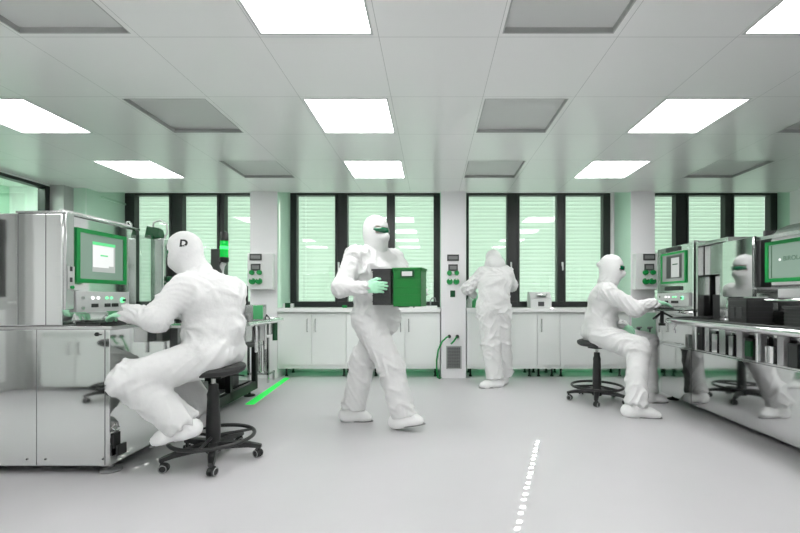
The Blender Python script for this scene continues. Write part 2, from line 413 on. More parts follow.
# ceiling lamps and vents
def row_name(i): return ['above the camera', 'in the row nearest the camera', 'in the middle row', 'in the row nearest the windows'][i]
def make_lamp(x, y, label):
    t = thing('ceiling_light', label, 'ceiling light', (x, y, H), 0, 'square ceiling light panels')
    mb = MB(); r, w = .298, .012
    for a, b in [((-r, -r), (r, -r + w)), ((-r, r - w), (r, r)), ((-r, -r + w), (-r + w, r - w)), ((r - w, -r + w), (r, r - w))]:
        mb.box((x + a[0], y + a[1], H - .003), (x + b[0], y + b[1], H + .03))
    mb.build('frame', M_lgrey, t)
    MB().box((x - r + w, y - r + w, H + .008), (x + r - w, y + r - w, H + .02)).build('diffuser', M_lamp, t)
    mb = MB()
    for k in (-1, 1): mb.box((x - r + w, y + k * .1 - .0015, H + .0055), (x + r - w, y + k * .1 + .0015, H + .0085))
    mb.build('divider', M_lgrey, t)
    return t
def make_vent(x, y, label):
    t = thing('ceiling_vent', label, 'vent', (x, y, H), 0, 'recessed perforated ceiling vents')
    mb = MB(); r, w, d = .2925, .008, .04
    for a, b in [((-r, -r), (r, -r + w)), ((-r, r - w), (r, r)), ((-r, -r + w), (-r + w, r - w)), ((r - w, -r + w), (r, r - w))]:
        mb.box((x + a[0], y + a[1], H), (x + b[0], y + b[1], H + d))
    mb.build('frame', M_vent, t)
    MB().box((x - r + w, y - r + w, H + d - .012), (x + r - w, y + r - w, H + d)).build('perforated_panel', M_perf, t)
    return t
COLN = ['left', 'middle', 'right']
for i, y in enumerate(ROWS):
    for j, x in enumerate(LX): make_lamp(x, y, 'lit square ceiling light of the %s column %s' % (COLN[j], row_name(i)))
    for j, x in enumerate(VX): make_vent(x, y, 'grey perforated ceiling vent of the %s column %s' % (COLN[j], row_name(i)))
# ------------------------------------------------------------------ base cabinets and worktops under the windows
def bar_handle(mb, x, y, z0, z1):
    mb.tube([(x, y, z0), (x, y - .028, z0), (x, y - .028, z1), (x, y, z1)], .006, 8)
def make_cabinet(x0, x1, doors, label, hside='in', y=5.29):
    t = thing('base_cabinet', label, 'cabinet', ((x0 + x1) / 2, (y + .25), 0), 0, 'white base cabinets under the windows')
    MB().box((x0, y + .02, .123), (x1, 5.785, .862)).build('body', M_cab, t)
    n = doors; w = (x1 - x0) / n
    for i in range(n):
        a, b = x0 + i * w + .003, x0 + (i + 1) * w - .003
        d = MB().box((a, y, .178), (b, y + .02, .842), .002).build('door', M_cab, t)
        hx = (b - .05 if i == 0 else a + .05) if n == 2 else (a + .05 if hside == 'left' else b - .05)
        mb = MB(); bar_handle(mb, hx, y, .61, .776); mb.build('handle', M_steel, d)
    for fx in (x0 + .06, x1 - .06):
        for fy in (y + .16, 5.72):
            MB().lathe([(.022, 0), (.022, .012), (.014, .02), (.014, .124)], Matrix.Translation((fx, fy, 0)), 14).build('leg', M_black, t)
    MB().box((x0 + .1, 5.60, .112), (x1 - .1, 5.625, .123)).build('light_strip', M_ledgreen, t)['label'] = 'green light strip under the cabinet'
    return t
make_cabinet(-2.018, -1.123, 2, 'white two-door base cabinet beside the left pillar, partly behind the steel rail')
make_cabinet(-1.121, -.817, 1, 'narrow single-door base cabinet hidden behind the walking person')
make_cabinet(-.815, .105, 2, 'white two-door base cabinet just left of the middle pillar')
make_cabinet(.455, 1.371, 2, 'white two-door base cabinet behind the standing person')
make_cabinet(1.373, 1.671, 1, 'narrow single-door base cabinet right of the standing person', 'left')
make_cabinet(1.673, 2.585, 2, 'white base cabinet behind the black stool of the person at the keyboard')
make_cabinet(-4.36, -3.38, 2, 'white base cabinet hidden behind the left machine, near the corner post')
make_cabinet(-3.375, -2.39, 2, 'white base cabinet behind the left machine, next to the left pillar')
make_cabinet(2.93, 3.84, 2, 'white base cabinet under the window behind the right machine')
for a, b, lab in [(-2.018, .112, 'long white worktop left of the middle pillar'), (.45, 2.595, 'long white worktop right of the middle pillar'), (2.918, 4.68, 'white worktop under the window behind the right machine'), (-4.37, -2.382, 'white worktop under the window behind the left machine')]:
    tag(MB().box((a, 5.255, .866), (b, 5.76, .918), .004).build('worktop', M_top), lab, 'worktop', 'white worktops along the windows')
# low cupboards against the rear wall (seen mirrored in the left machine)
def rear_cupboard(x0, x1, label):
    t = thing('low_cupboard', label, 'cabinet', ((x0 + x1) / 2, -.05, 0), 0, 'low white cupboards along the rear wall')
    MB().box((x0, YR + .002, .05), (x1, .23, .66)).build('body', M_cab, t)
    w = (x1 - x0) / 2
    for i in range(2):
        a, b = x0 + i * w + .003, x0 + (i + 1) * w - .003
        d = MB().box((a, .23, .09), (b, .25, .60), .002).build('door', M_cab, t)
        hx = b - .05 if i == 0 else a + .05
        MB().tube([(hx, .25, .42), (hx, .278, .42), (hx, .278, .55), (hx, .25, .55)], .006, 8).build('handle', M_steel, d)
    MB().box((x0, YR + .002, .66), (x1, .265, .685), .003).build('top', M_top, t)
rear_cupboard(-4.40, -3.62, 'low white cupboard mirrored at the left in the left steel machine')
rear_cupboard(-3.61, -2.83, 'low white cupboard mirrored beside the edge of the left steel machine')
rear_cupboard(-2.82, -2.04, 'low white cupboard on the rear wall behind the camera')

# ------------------------------------------------------------------ black stools
def make_stool(label, x, y, rz, fold=1.0):
    t = thing('swivel_stool', label, 'stool', (0, 0, 0), 0, 'black swivel stools with foot rings')
    MB().lathe([(.05, .555), (.165, .562), (.186, .575), (.195, .595), (.19, .612), (.165, .622), (.08, .618), (0.01, .616)], None, 40).build('seat', M_seat, t)
    MB().box((-.075, -.05, .535), (.075, .05, .556), .004).build('seat_plate', M_blackmetal, t)
    MB().tube([(.05, .03, .545), (.14, .05, .54), (.175, .06, .535)], .005, 8).build('height_lever', M_black, t)
    MB().lathe([(.014, .47), (.014, .54)], None, 18).build('gas_piston', M_steel, t)
    MB().lathe([(.043, .10), (.043, .22), (.036, .40), (.038, .43), (.03, .455), (.030, .49), (.02, .495)], None, 24).build('post_cover', M_black, t)
    MB().ring((0, 0, .15), .245, .0125, 56).build('foot_ring', M_black, t)
    for k in range(3):
        a = R(40 + 120 * k)
        MB().tube([(.035 * math.cos(a), .035 * math.sin(a), .155), (.24 * math.cos(a), .24 * math.sin(a), .15)], .010, 8).build('foot_ring_spoke', M_black, t)
    MB().lathe([(.045, .055), (.052, .07), (.05, .12), (.04, .135)], None, 20).build('hub', M_black, t)
    for k in range(5):
        a = R(8 + 72 * k); M = Matrix.Rotation(a, 4, 'Z')
        mb = MB()
        pr = [(.03, .072, .125, .03), (.12, .078, .118, .026), (.22, .076, .104, .022), (.275, .068, .092, .019), (.298, .066, .085, .014)]
        rings = []
        for r, z0, z1, w in pr:
            rings.append([mb.bm.verts.new(M @ Vector(p)) for p in ((r, -w, z0), (r, w, z0), (r, w * .8, z1), (r, -w * .8, z1))])
        for A, B in zip(rings, rings[1:]):
            for i in range(4): j = (i + 1) % 4; mb.bm.faces.new((A[i], A[j], B[j], B[i]))
        mb.bm.faces.new(rings[0][::-1]); mb.bm.faces.new(rings[-1])
        mb.build('base_arm', M_black, t)
        ca = a + R(55); c = M @ Vector((.283, 0, 0)); ax = Vector((math.cos(ca), math.sin(ca), 0)); bk = Vector((-ax.y, ax.x, 0))
        c2 = c + bk * .012
        mb = MB().cyl((c.x, c.y, .05), (c.x, c.y, .078), .010)
        mb.cyl(c2 + Vector((0, 0, .034)) - ax * .006, c2 + Vector((0, 0, .034)) + ax * .006, .026, None, 18)
        ca_ = mb.build('caster', M_black, t)
        for s in (-1, 1):
            MB().cyl(c2 + Vector((0, 0, .027)) + ax * (s * .008), c2 + Vector((0, 0, .027)) + ax * (s * .022), .027, .025, 20).build('wheel', M_black, ca_)
            MB().ring((0, 0, 0), .0215, .0032, 24, sub=6).build('wheel_rim', M_tyre, ca_).matrix_basis = Matrix.Translation(c2 + Vector((0, 0, .027)) + ax * (s * .0215)) @ Vector((0, 0, 1)).rotation_difference(ax).to_matrix().to_4x4()
    t.location = (x, y, 0); t.rotation_euler = (0, 0, rz); t.matrix_basis = Matrix.Translation((x, y, 0)) @ Matrix.Rotation(rz, 4, 'Z')
    return t
st = make_stool('black stool under the person seated at the left machine', -1.42, 2.63, 0)
copy_tree(st, 'black stool under the person seated at the keyboard tray on the right', (1.69, 4.15, 0), R(22))
copy_tree(st, 'empty black stool mirrored in the front of the left steel machine', (-3.24, .58, 0), R(-15))

# ------------------------------------------------------------------ left machine
LM = thing('steel_machine', 'large mirror-polished steel machine on the left with a green framed monitor', 'machine', (-2.6, 3.3, 0))
lx, y0, y1 = -1.91, 2.40, 4.44
MB().box((-3.35, y0, .055), (lx, 3.26, .862), .004).build('steel_cabinet', M_mirror, LM)
mb = MB().box((-2.345, y0 - .0015, .06), (-2.342, y0 + .001, .86)); mb.box((lx - .03, y0 - .002, .06), (lx - .026, y0, .86))
mb.build('panel_seam', M_grey, LM)
mb = MB()
for sx in (-3.2, -2.40, -2.29, -1.95): mb.cyl((sx, y0 - .003, .095), (sx, y0 + .001, .095), .006)
mb.build('screws', M_grey, LM)
MB().cyl((-1.985, y0 - .004, .835), (-1.985, y0, .835), .012).box((-1.992, y0 - .012, .829), (-1.965, y0 - .003, .836), .001).build('lock', M_black, LM)
# corner latch low on the side
MB().box((lx, 2.42, .15), (lx + .012, 2.47, .24), .004).box((lx + .01, 2.43, .10), (lx + .028, 2.50, .165), .006).build('latch', M_black, LM)
mb = MB().tube([(lx + .004, 2.45, .25), (lx + .02, 2.445, .27), (lx + .004, 2.45, .29)], .006); mb.build('latch_handle', M_chrome, LM)
for fx, fy in ((-1.955, 2.47), (-3.2, 2.47), (-1.96, 4.35), (-3.2, 4.35), (-1.96, 3.30)):
    MB().lathe([(.058, 0), (.058, .008), (.045, .016), (.016, .022), (.012, .03), (.012, .075)], Matrix.Translation((fx, fy, 0)), 26).build('levelling_foot', M_grey if fy < 2.6 else M_blackmetal, LM)
# table top
MB().box((-3.35, y0 - .004, .862), (lx + .012, 3.0, .882), .003).build('tabletop', M_steelp, LM)
# upper console
MB().box((-3.35, y0, .884), (-2.19, 3.0, 1.552), .006).build('console', M_mirror, LM)
mb = MB().box((-2.455, y0 - .0015, .89), (-2.452, y0 + .001, 1.55)).box((-2.29, y0 - .0015, .89), (-2.287, y0 + .001, 1.55))
mb.build('console_seam', M_grey, LM)
MB().box((-2.46, y0 - .01, 1.552), (-2.175, 3.02, 1.566), .004).build('console_lid', M_steelp, LM)
mb = MB().tube([(-2.22, 2.42, 1.575), (-2.22, 2.98, 1.575)], .010, 10); mb.build('cable_tube', M_white, LM)
MB().tube([(-2.22, 2.94, 1.566), (-2.22, 2.945, 1.60), (-2.22, 2.97, 1.608), (-2.22, 2.99, 1.595), (-2.22, 2.99, 1.566)], .007).build('console_hook', M_chrome, LM)
# white service column left of the monitor
mb = MB().box((-2.19, 2.405, .98), (-2.172, 2.458, 1.56), .003); mb.build('service_column', M_steelp, LM)
MB().box((-2.172, 2.412, 1.10), (-2.163, 2.452, 1.24), .002).build('socket_strip', M_lgrey, LM)
for z in (1.21, 1.145): MB().box((-2.163, 2.418, z), (-2.158, 2.432, z + .028), .001).build('socket', M_dark, LM)
MB().cyl((-2.163, 2.43, 1.115), (-2.152, 2.43, 1.115), .010).build('socket', M_green, LM)
# monitor on the side face (+X), built as a function of the face so the right machine can reuse it
def monitor(parent, x, ya, yb, z0, z1, s, scr, fr=.026, name='monitor'):
    """framed monitor on a face x = const; s = +1 looks to +X, -1 looks to -X"""
    mb = MB(); d0, d1 = x, x + s * .013
    for p, q in (((ya, z0), (yb, z0 + fr)), ((ya, z1 - fr), (yb, z1)), ((ya, z0 + fr), (ya + fr, z1 - fr)), ((yb - fr, z0 + fr), (yb, z1 - fr))):
        mb.box((d0, p[0], p[1]), (d1, q[0], q[1]))
    m = mb.build(name, M_green, parent); m['label'] = 'green framed monitor'
    MB().box((d0, ya + fr, z0 + fr), (x + s * .006, yb - fr, z1 - fr)).build('screen', scr, m)
    return m
mon = monitor(LM, -2.19, 2.482, 2.888, 1.145, 1.485, 1, M_scr)
sx = -2.19 + .006
MB().box((sx, 2.605, 1.22), (sx + .0015, 2.79, 1.415)).build('screen_window', M_scrl, mon)
MB().box((sx, 2.605, 1.395), (sx + .0025, 2.79, 1.415)).build('screen_bar', M_scrg, mon)
MB().box((sx, 2.607, 1.262), (sx + .0025, 2.775, 1.393)).box((sx, 2.607, 1.25), (sx + .0025, 2.735, 1.263)).build('screen_window', M_scrw, mon)
MB().box((sx, 2.665, 1.325), (sx + .0035, 2.725, 1.334)).build('screen_bar', M_scrg, mon)
MB().box((sx, 2.86, 1.172), (sx + .002, 2.868, 1.455)).build('screen_edge', M_scrt, mon)
# panel of buttons below the monitor
def button_panel(parent, x, ya, yb, z0, z1, s):
    """indicator panel on a face x = const; u runs along Y from the near end"""
    pn = MB().box((x, ya, z0), (x + s * .022, yb, z1), .002).build('button_panel', M_lgrey, parent)
    xx = x + s * .022; w, h = yb - ya, z1 - z0
    def at(u, v): return (ya + u * w, z0 + v * h)
    for u, m, nm in ((.27, M_ledw, 'white_light'), (.37, M_ledw, 'white_light'), (.53, M_ledg, 'green_light'), (.62, M_ledg, 'green_light')):
        p = at(u, .68); MB().cyl((xx, *p), (xx + s * .006, *p), .0085).build(nm, m, pn)
    p = at(.845, .56); MB().cyl((xx, *p), (xx + s * .008, *p), .019, .017).build('round_button', M_ledg, pn)
    MB().cyl((xx + s * .008, *p), (xx + s * .022, *p), .0085).build('button_knob', M_dgreen, pn)
    for u0, u1 in ((.25, .37), (.49, .60), (.63, .67), (.68, .76)):
        a, b = at(u0, .22), at(u1, .40); MB().box((xx, *a), (xx + s * .004, *b), .001).build('label_plate', M_ink, pn)
    for v in (.68, .2):
        p = at(.1, v); MB().cyl((xx, *p), (xx + s * .008, *p), .010).build('key_switch', M_steelp, pn)
    return pn
button_panel(LM, -2.19, 2.47, 2.90, .962, 1.092, 1)
MB().box((-2.19, 2.478, .895), (-2.184, 2.985, .955), .002).build('splash_plate', M_mirror, LM)
# clear side shield behind the console and the process column
MB().box((-2.40, 3.02, .885), (-2.10, 3.028, 1.52)).build('clear_shield', M_acryl, LM)
mb = MB().box((-2.155, 3.10, .862), (-2.055, 3.20, 1.505), .004); mb.build('process_column', M_steelp, LM)
MB().box((-2.075, 3.205, .862), (-2.0, 3.27, 1.47), .003).build('column_rail', M_black, LM)
MB().box((-2.054, 3.11, 1.10), (-2.045, 3.16, 1.17), .003).cyl((-2.05, 3.15, 1.2), (-2.03, 3.15, 1.2), .02).build('column_gauge', M_dgreen, LM)
g = MB().box((-2.20, 3.09, 1.505), (-2.13, 3.17, 1.60), .01, Matrix.Translation((-2.165, 3.13, 1.5)) @ Matrix.Rotation(R(12), 4, 'Y') @ Matrix.Translation((2.165, -3.13, -1.5)))
g.box((-2.12, 3.09, 1.505), (-2.075, 3.16, 1.58), .008, Matrix.Translation((-2.1, 3.13, 1.5)) @ Matrix.Rotation(R(-14), 4, 'Y') @ Matrix.Translation((2.1, -3.13, -1.5)))
g.build('cable_plug', M_dgreen, LM)
MB().tube([(-2.16, 3.13, 1.58), (-2.15, 3.13, 1.635), (-2.10, 3.13, 1.65), (-2.05, 3.13, 1.62), (-2.05, 3.14, 1.56), (-2.09, 3.15, 1.50)], .006).build('cable', M_lgrey, LM)
# open black frame
mb = MB(); fx0, fx1, fy0, fy1, z0, z1, w = -3.30, lx, 3.28, y1, .06, .58, .05
for x in (fx0, fx1 - w):
    for y in (fy0, (fy0 + fy1) / 2 - w / 2, fy1 - w): mb.box((x, y, z0), (x + w, y + w, z1), .003)
    mb.box((x, fy0, z0), (x + w, fy1, z0 + .09), .003); mb.box((x, fy0, z1 - w), (x + w, fy1, z1), .003)
for y in (fy0, fy1 - w): mb.box((fx0, y, z0), (fx1, y + w, z0 + .09), .003); mb.box((fx0, y, z1 - w), (fx1, y + w, z1), .003)
mb.build('open_frame', M_blackmetal, LM)
MB().box((-3.25, 3.33, z0 + .09), (-1.98, 4.38, z0 + .10)).box((-2.62, 3.33, .16), (-2.58, 4.38, .53)).build('inner_tray', M_dark, LM)
MB().box((-2.25, 3.42, .16), (-2.02, 3.66, .30), .008).build('pump', M_grey, LM)
MB().box((-2.22, 3.95, .16), (-2.0, 4.2, .42), .008).build('power_unit', M_dark, LM)
MB().cyl((-2.0, 3.5, .16), (-2.0, 3.5, .27), .05).build('canister', M_steel, LM)
# deck plate over the frame with rounded transport table and rail
MB().box((-3.30, 3.26, .582), (lx, y1, .60), .003).build('deck', M_steelp, LM)
MB().box((-3.30, 3.02, .60), (-2.30, y1, .83), .005).build('rear_housing', M_mirror2, LM)
def round_table(xa, xb, ya, yb, r, n=10):
    """outline with one rounded far corner at (xb, yb)"""
    pts = [(xa, ya), (xb, ya)]; sg = 1 if xb > xa else -1
    for i in range(n + 1):
        a = PI / 2 * i / n; pts.append((xb - sg * r + sg * r * math.cos(a), yb - r + r * math.sin(a)))
    pts.append((xa, yb)); return pts
def rail(poly, z): return [(x, y, z) for x, y in poly[1:]]
tp = round_table(-2.40, -1.41, 3.02, 3.88, .22)
MB().prism(tp, .826, .845).build('transport_table', M_steelp, LM)
MB().tube(rail(round_table(-2.40, -1.375, 3.02, 3.915, .25), .85), .017, 12).build('table_rail', M_chrome, LM)
for (bx, by, z0_, w, h, m) in ((-1.52, 3.25, .70, .11, .12, M_steel), (-1.50, 3.46, .68, .10, .14, M_lgrey), (-1.50, 3.66, .72, .09, .10, M_steel), (-1.66, 3.80, .66, .14, .16, M_steelp), (-1.78, 3.4, .62, .2, .2, M_grey), (-1.75, 3.72, .62, .16, .2, M_dark)):
    MB().box((bx - w / 2, by - w / 2, z0_), (bx + w / 2, by + w / 2, z0_ + h), .005).build('drive_block', m, LM)
for (bx, by) in ((-1.46, 3.36), (-1.47, 3.57), (-1.60, 3.86)): MB().cyl((bx, by, .60), (bx, by, .826), .014).build('support_rod', M_chrome, LM)
MB().cyl((-1.45, 3.74, .66), (-1.45, 3.74, .826), .022).build('green_fitting', M_dgreen, LM)
for (bx, by) in ((-1.92, 3.10), (-1.92, 3.85), (-2.35, 3.85)): MB().box((bx - .03, by - .03, .60), (bx + .03, by + .03, .83), .003).build('table_leg', M_steel, LM)
# instruments on the transport table
MB().box((-1.66, 3.60, .845), (-1.52, 3.72, .99), .004).build('instrument', M_steel, LM)
MB().box((-1.585, 3.585, .86), (-1.50, 3.60, .985), .003).build('green_cartridge', M_gbox, LM)
MB().box((-1.80, 3.50, .845), (-1.66, 3.80, .90), .004).box((-1.76, 3.55, .90), (-1.70, 3.75, 1.0), .004).build('instrument', M_lgrey, LM)
MB().tube([(-1.50, 3.64, .86), (-1.47, 3.6, .90), (-1.445, 3.6, .87), (-1.45, 3.62, .846)], .006).build('hose', M_black, LM)
MB().cyl((-1.69, 3.7, .845), (-1.69, 3.7, 1.16), .011).build('post', M_black, LM)
MB().box((-1.85, 3.72, .845), (-1.74, 3.82, 1.17), .004).build('instrument', M_steelp, LM)
# dark monitor back and beacon
MB().box((-2.07, 3.78, 1.17), (-1.98, 3.82, 1.51), .006, Matrix.Translation((-2.0, 3.8, 1.3)) @ Matrix.Rotation(R(-8), 4, 'Z') @ Matrix.Translation((2.0, -3.8, -1.3))).build('display_back', M_dark, LM)
MB().cyl((-2.0, 3.84, .83), (-2.0, 3.84, 1.24), .022).build('beacon_post', M_steel, LM)
MB().tube([(-2.0, 3.84, 1.23), (-1.99, 3.83, 1.31), (-1.97, 3.80, 1.35), (-1.95, 3.80, 1.38)], .022, 12).build('beacon_arm', M_white, LM)
bx, by = -1.95, 3.80
bc = MB().lathe([(.034, 1.385), (.04, 1.395), (.04, 1.43), (.034, 1.432)], Matrix.Translation((bx, by, 0)), 22).build('beacon', M_black, LM); bc['label'] = 'signal beacon with green lenses'
MB().lathe([(.036, 1.432), (.036, 1.505)], Matrix.Translation((bx, by, 0)), 22).build('green_lens', M_lampg, bc)
MB().lathe([(.037, 1.507), (.037, 1.535)], Matrix.Translation((bx, by, 0)), 22).build('lit_lens', M_lampgb, bc)
MB().lathe([(.036, 1.537), (.036, 1.585)], Matrix.Translation((bx, by, 0)), 22).build('green_lens', M_lampg, bc)
MB().lathe([(.037, 1.587), (.037, 1.655), (.03, 1.668), (.01, 1.67)], Matrix.Translation((bx, by, 0)), 22).build('beacon_cap', M_black, bc)
# keyboard on the table in front of the console
def keyboard(label, x0, x1, y0, y1, z, rows=5, cols=15):
    k = thing('keyboard', label, 'keyboard', ((x0 + x1) / 2, (y0 + y1) / 2, z))
    MB().box((x0, y0, z), (x1, y1, z + .012), .003).build('case', M_dark, k)
    mb = MB(); a, b = (x1 - x0) / rows, (y1 - y0) / cols
    for i in range(rows):
        for j in range(cols): mb.box((x0 + i * a + .003, y0 + j * b + .003, z + .012), (x0 + (i + 1) * a - .003, y0 + (j + 1) * b - .003, z + .018))
    mb.build('keys', M_black, k); return k
keyboard('black keyboard on the steel table of the left machine', -2.14, -1.99, 2.43, 2.78, .882)

# green strip on the floor along the machine
tag(MB().prism([(-1.84, 3.99), (-1.755, 3.99), (-1.865, 5.30), (-1.93, 5.30)], 0, .006).build('floor_strip', M_tape), 'bright green strip on the floor between the left machine and the cabinets', 'floor strip')
# wire-and-glass rack at the foot of the left pillar
rk = thing('filter_rack', 'small steel framed rack with clear tubes standing at the left pillar', 'rack', (-2.12, 5.05, 0))
mb = MB()
for x in (-2.27, -2.03): mb.box((x - .012, 5.0, .10), (x + .012, 5.03, .55), .002)
for z in (.10, .54): mb.box((-2.282, 5.0, z), (-2.018, 5.03, z + .022), .002)
for x in (-2.27, -2.03): mb.box((x - .01, 5.0, 0), (x + .01, 5.03, .1)); mb.box((x - .01, 5.0, .10), (x + .01, 5.2, .12)); mb.box((x - .01, 5.18, 0), (x + .01, 5.2, .12))
mb.build('rack_frame', M_steelp, rk)
for x in (-2.22, -2.15, -2.08): MB().lathe([(.02, .12), (.026, .14), (.026, .5), (.012, .53)], Matrix.Translation((x, 5.06, 0)), 16).build('filter_tube', M_steel, rk)
MB().tube([(-2.15, 5.06, .53), (-2.15, 5.05, .62), (-2.12, 5.06, .70)], .010).build('hose', M_dgreen, rk)

# ------------------------------------------------------------------ right machine
RM = thing('steel_machine', 'long mirror-polished steel machine on the right with two green framed monitors', 'machine', (3.3, 2.6, 0))
rx = 2.43
MB().box((rx, .75, .055), (3.6, 4.31, .56), .004).build('steel_cabinet', M_mirror2, RM)
MB().box((rx - .002, 3.795, .058), (rx + .001, 3.80, .56)).box((rx - .002, 2.30, .058), (rx + .001, 2.304, .56)).build('panel_seam', M_grey, RM)
for fx in (2.50, 3.5):
    for fy in (.9, 2.5, 4.2): MB().lathe([(.055, 0), (.055, .008), (.016, .022), (.012, .03), (.012, .06)], Matrix.Translation((fx, fy, 0)), 24).build('levelling_foot', M_blackmetal, RM)
MB().box((rx + .09, .9, .565), (3.55, 4.05, .83)).build('inner_housing', M_mirror2, RM)
MB().box((rx + .02, .76, .56), (3.59, 4.30, .575), .002).build('deck', M_steelp, RM)
MB().box((rx + .07, .92, .76), (rx + .09, 3.95, .83)).build('cable_duct', M_steelp, RM)
rnd = random.Random(3)
for k in range(22):
    y = 1.9 + k * .095; m = rnd.choice([M_steel, M_chrome, M_lgrey, M_lgrey, M_steelp, M_dark, M_white]); w = rnd.uniform(.018, .04); zt = rnd.choice([.70, .74, .826])
    MB().box((rx + .02, y - w, .575), (rx + .02 + rnd.uniform(.03, .07), y + w, zt), .004).build('valve_block', m, RM)
for y in (3.12, 2.58): MB().box((rx + .0, y - .03, .60), (rx + .02, y + .03, .72), .004).build('green_valve', M_dgreen, RM)
for y in (3.70, 3.0, 2.45): MB().cyl((rx - .02, y, .575), (rx - .02, y, .83), .010).build('support_rod', M_chrome, RM)
# transport table with rounded far end
tp = round_table(3.58, 2.17, .80, 3.86, .30)
MB().prism(tp, .826, .846).build('transport_table', M_steelp, RM)
MB().tube(rail(round_table(3.58, 2.135, .80, 3.895, .32), .842), .024, 12).build('table_rail', M_chrome, RM)
MB().tube([(x + .03, y - .03, z) for x, y, z in rail(round_table(3.58, 2.135, .80, 3.895, .32), .868)], .008, 8).build('table_lip', M_dark, RM)
MB().tube([(2.30, 3.80, .82), (2.285, 3.82, .77), (2.30, 3.83, .72)], .008).build('hook', M_chrome, RM)
b = MB().tube([(2.49, 3.74, .80), (2.47, 3.72, .72), (2.49, 3.70, .64), (2.56, 3.7, .62)], .022, 12); b.build('green_hose', M_lgreen, RM)
# far console with monitor
MB().box((2.57, 3.96, .87), (3.3, 4.62, 1.60), .005).build('console', M_steelp, RM)
MB().box((2.57, 4.0, .575), (3.3, 4.6, .87), .004).build('console_base', M_mirror2, RM)
MB().box((2.555, 3.955, .87), (2.60, 3.975, 1.615), .002).build('console_edge', M_chrome, RM)
m2 = monitor(RM, 2.57, 4.085, 4.53, 1.205, 1.535, -1, M_scrd, .022)
sx = 2.57 - .006
MB().box((sx, 4.155, 1.26), (sx - .0012, 4.43, 1.50)).build('screen_window', M_dark, m2)
MB().box((sx, 4.20, 1.27), (sx - .0022, 4.34, 1.475)).build('screen_window', M_scrl, m2)
MB().box((sx, 4.225, 1.40), (sx - .0032, 4.315, 1.412)).build('screen_bar', M_scrt, m2)
MB().box((2.57, 4.20, 1.545), (2.55, 4.42, 1.59), .003).build('name_plate', M_black, RM)
MB().box((2.57, 4.17, 1.13), (2.55, 4.44, 1.175), .003).build('name_plate', M_black, RM)
def button_panel_r():
    pn = MB().box((2.57, 4.02, .97), (2.548, 4.58, 1.10), .002).build('button_panel', M_lgrey, RM); xx = 2.548
    def at(u, v): return (4.58 - u * .56, .97 + v * .13)
    for u, m, nm in ((.30, M_ledw, 'white_light'), (.40, M_ledw, 'white_light'), (.54, M_ledg, 'green_light'), (.62, M_ledg, 'green_light')):
        p = at(u, .7); MB().cyl((xx, *p), (xx - .006, *p), .009).build(nm, m, pn)
    p = at(.82, .62); MB().cyl((xx, *p), (xx - .008, *p), .02, .018).build('round_button', M_ledg, pn)
    MB().cyl((xx - .008, *p), (xx - .02, *p), .009).build('button_knob', M_dgreen, pn)
    for u0, u1 in ((.27, .38), (.48, .62), (.63, .70)):
        a, b = at(u0, .2), at(u1, .4); MB().box((xx, *a), (xx - .004, *b), .001).build('label_plate', M_ink, pn)
    for v in (.7, .22):
        p = at(.1, v); MB().cyl((xx, *p), (xx - .008, *p), .011).build('key_switch', M_steelp, pn)
button_panel_r()
# keyboard tray on a bracket
MB().box((2.09, 3.84, .925), (2.50, 4.22, .94), .004).build('keyboard_tray', M_steelp, RM)
mb = MB().cyl((2.30, 4.05, .78), (2.30, 4.05, .925), .018).cyl((2.30, 4.05, .775), (2.30, 4.05, .80), .032)
for a in (200, 340, 90):
    mb.tube([(2.30, 4.05, .91), (2.30 + .115 * math.cos(R(a)), 4.05 + .115 * math.sin(R(a)), .845)], .010, 8)
mb.build('tray_bracket', M_black, RM)
MB().tube([(2.46, 4.05, .915), (2.52, 4.05, .90), (2.60, 4.06, .90)], .012).build('tray_arm', M_chrome, RM)
keyboard('black keyboard under the gloved hand on the right tray', 2.16, 2.32, 3.88, 4.2, .94)
# tall mirrored process housings
MB().box((2.56, 3.50, .848), (3.2, 3.53, 1.58), .003).box((2.56, 3.90, .848), (3.2, 3.93, 1.60), .003).box((2.56, 3.53, 1.55), (3.2, 3.90, 1.58), .003).box((3.0, 3.53, .848), (3.2, 3.90, 1.55)).build('open_housing', M_steelp, RM)
MB().box((2.62, 3.54, 1.27), (2.64, 3.89, 1.545), .003).build('steel_flap', M_steelp, RM)
MB().box((2.60, 3.56, .848), (2.68, 3.66, 1.44), .004).build('lift_column', M_steelp, RM)
MB().box((2.70, 3.68, .848), (2.85, 3.86, 1.26), .004).build('inner_module', M_steelp, RM)
MB().box((2.66, 3.70, .848), (2.70, 3.84, 1.08), .004).build('inner_module', M_black, RM)
MB().box((2.46, 3.11, 1.06), (2.47, 3.43, 1.52), .003).build('mirror_door', M_mirror2, RM)
MB().box((2.47, 3.105, 1.06), (2.49, 3.13, 1.525), .002).build('door_edge', M_chrome, RM)
MB().box((2.495, 3.12, 1.09), (3.2, 3.42, 1.52), .004).build('process_housing', M_steelp, RM)
MB().box((2.50, 3.08, 1.13), (2.58, 3.118, 1.49), .004).build('vent_cover', M_dark, RM)
MB().box((2.62, 3.15, .848), (3.2, 3.41, 1.09), .004).build('housing_base', M_steelp, RM)
MB().box((2.50, 2.2, .95), (3.2, 2.93, 1.12), .004).build('lower_shelf', M_steelp, RM)
MB().box((2.66, 2.2, .848), (3.2, 2.93, .95), .004).build('shelf_base', M_dark, RM)
MB().tube([(2.40, 2.98, 1.03), (2.40, 2.3, 1.03)], .012).build('cross_rail', M_chrome, RM)
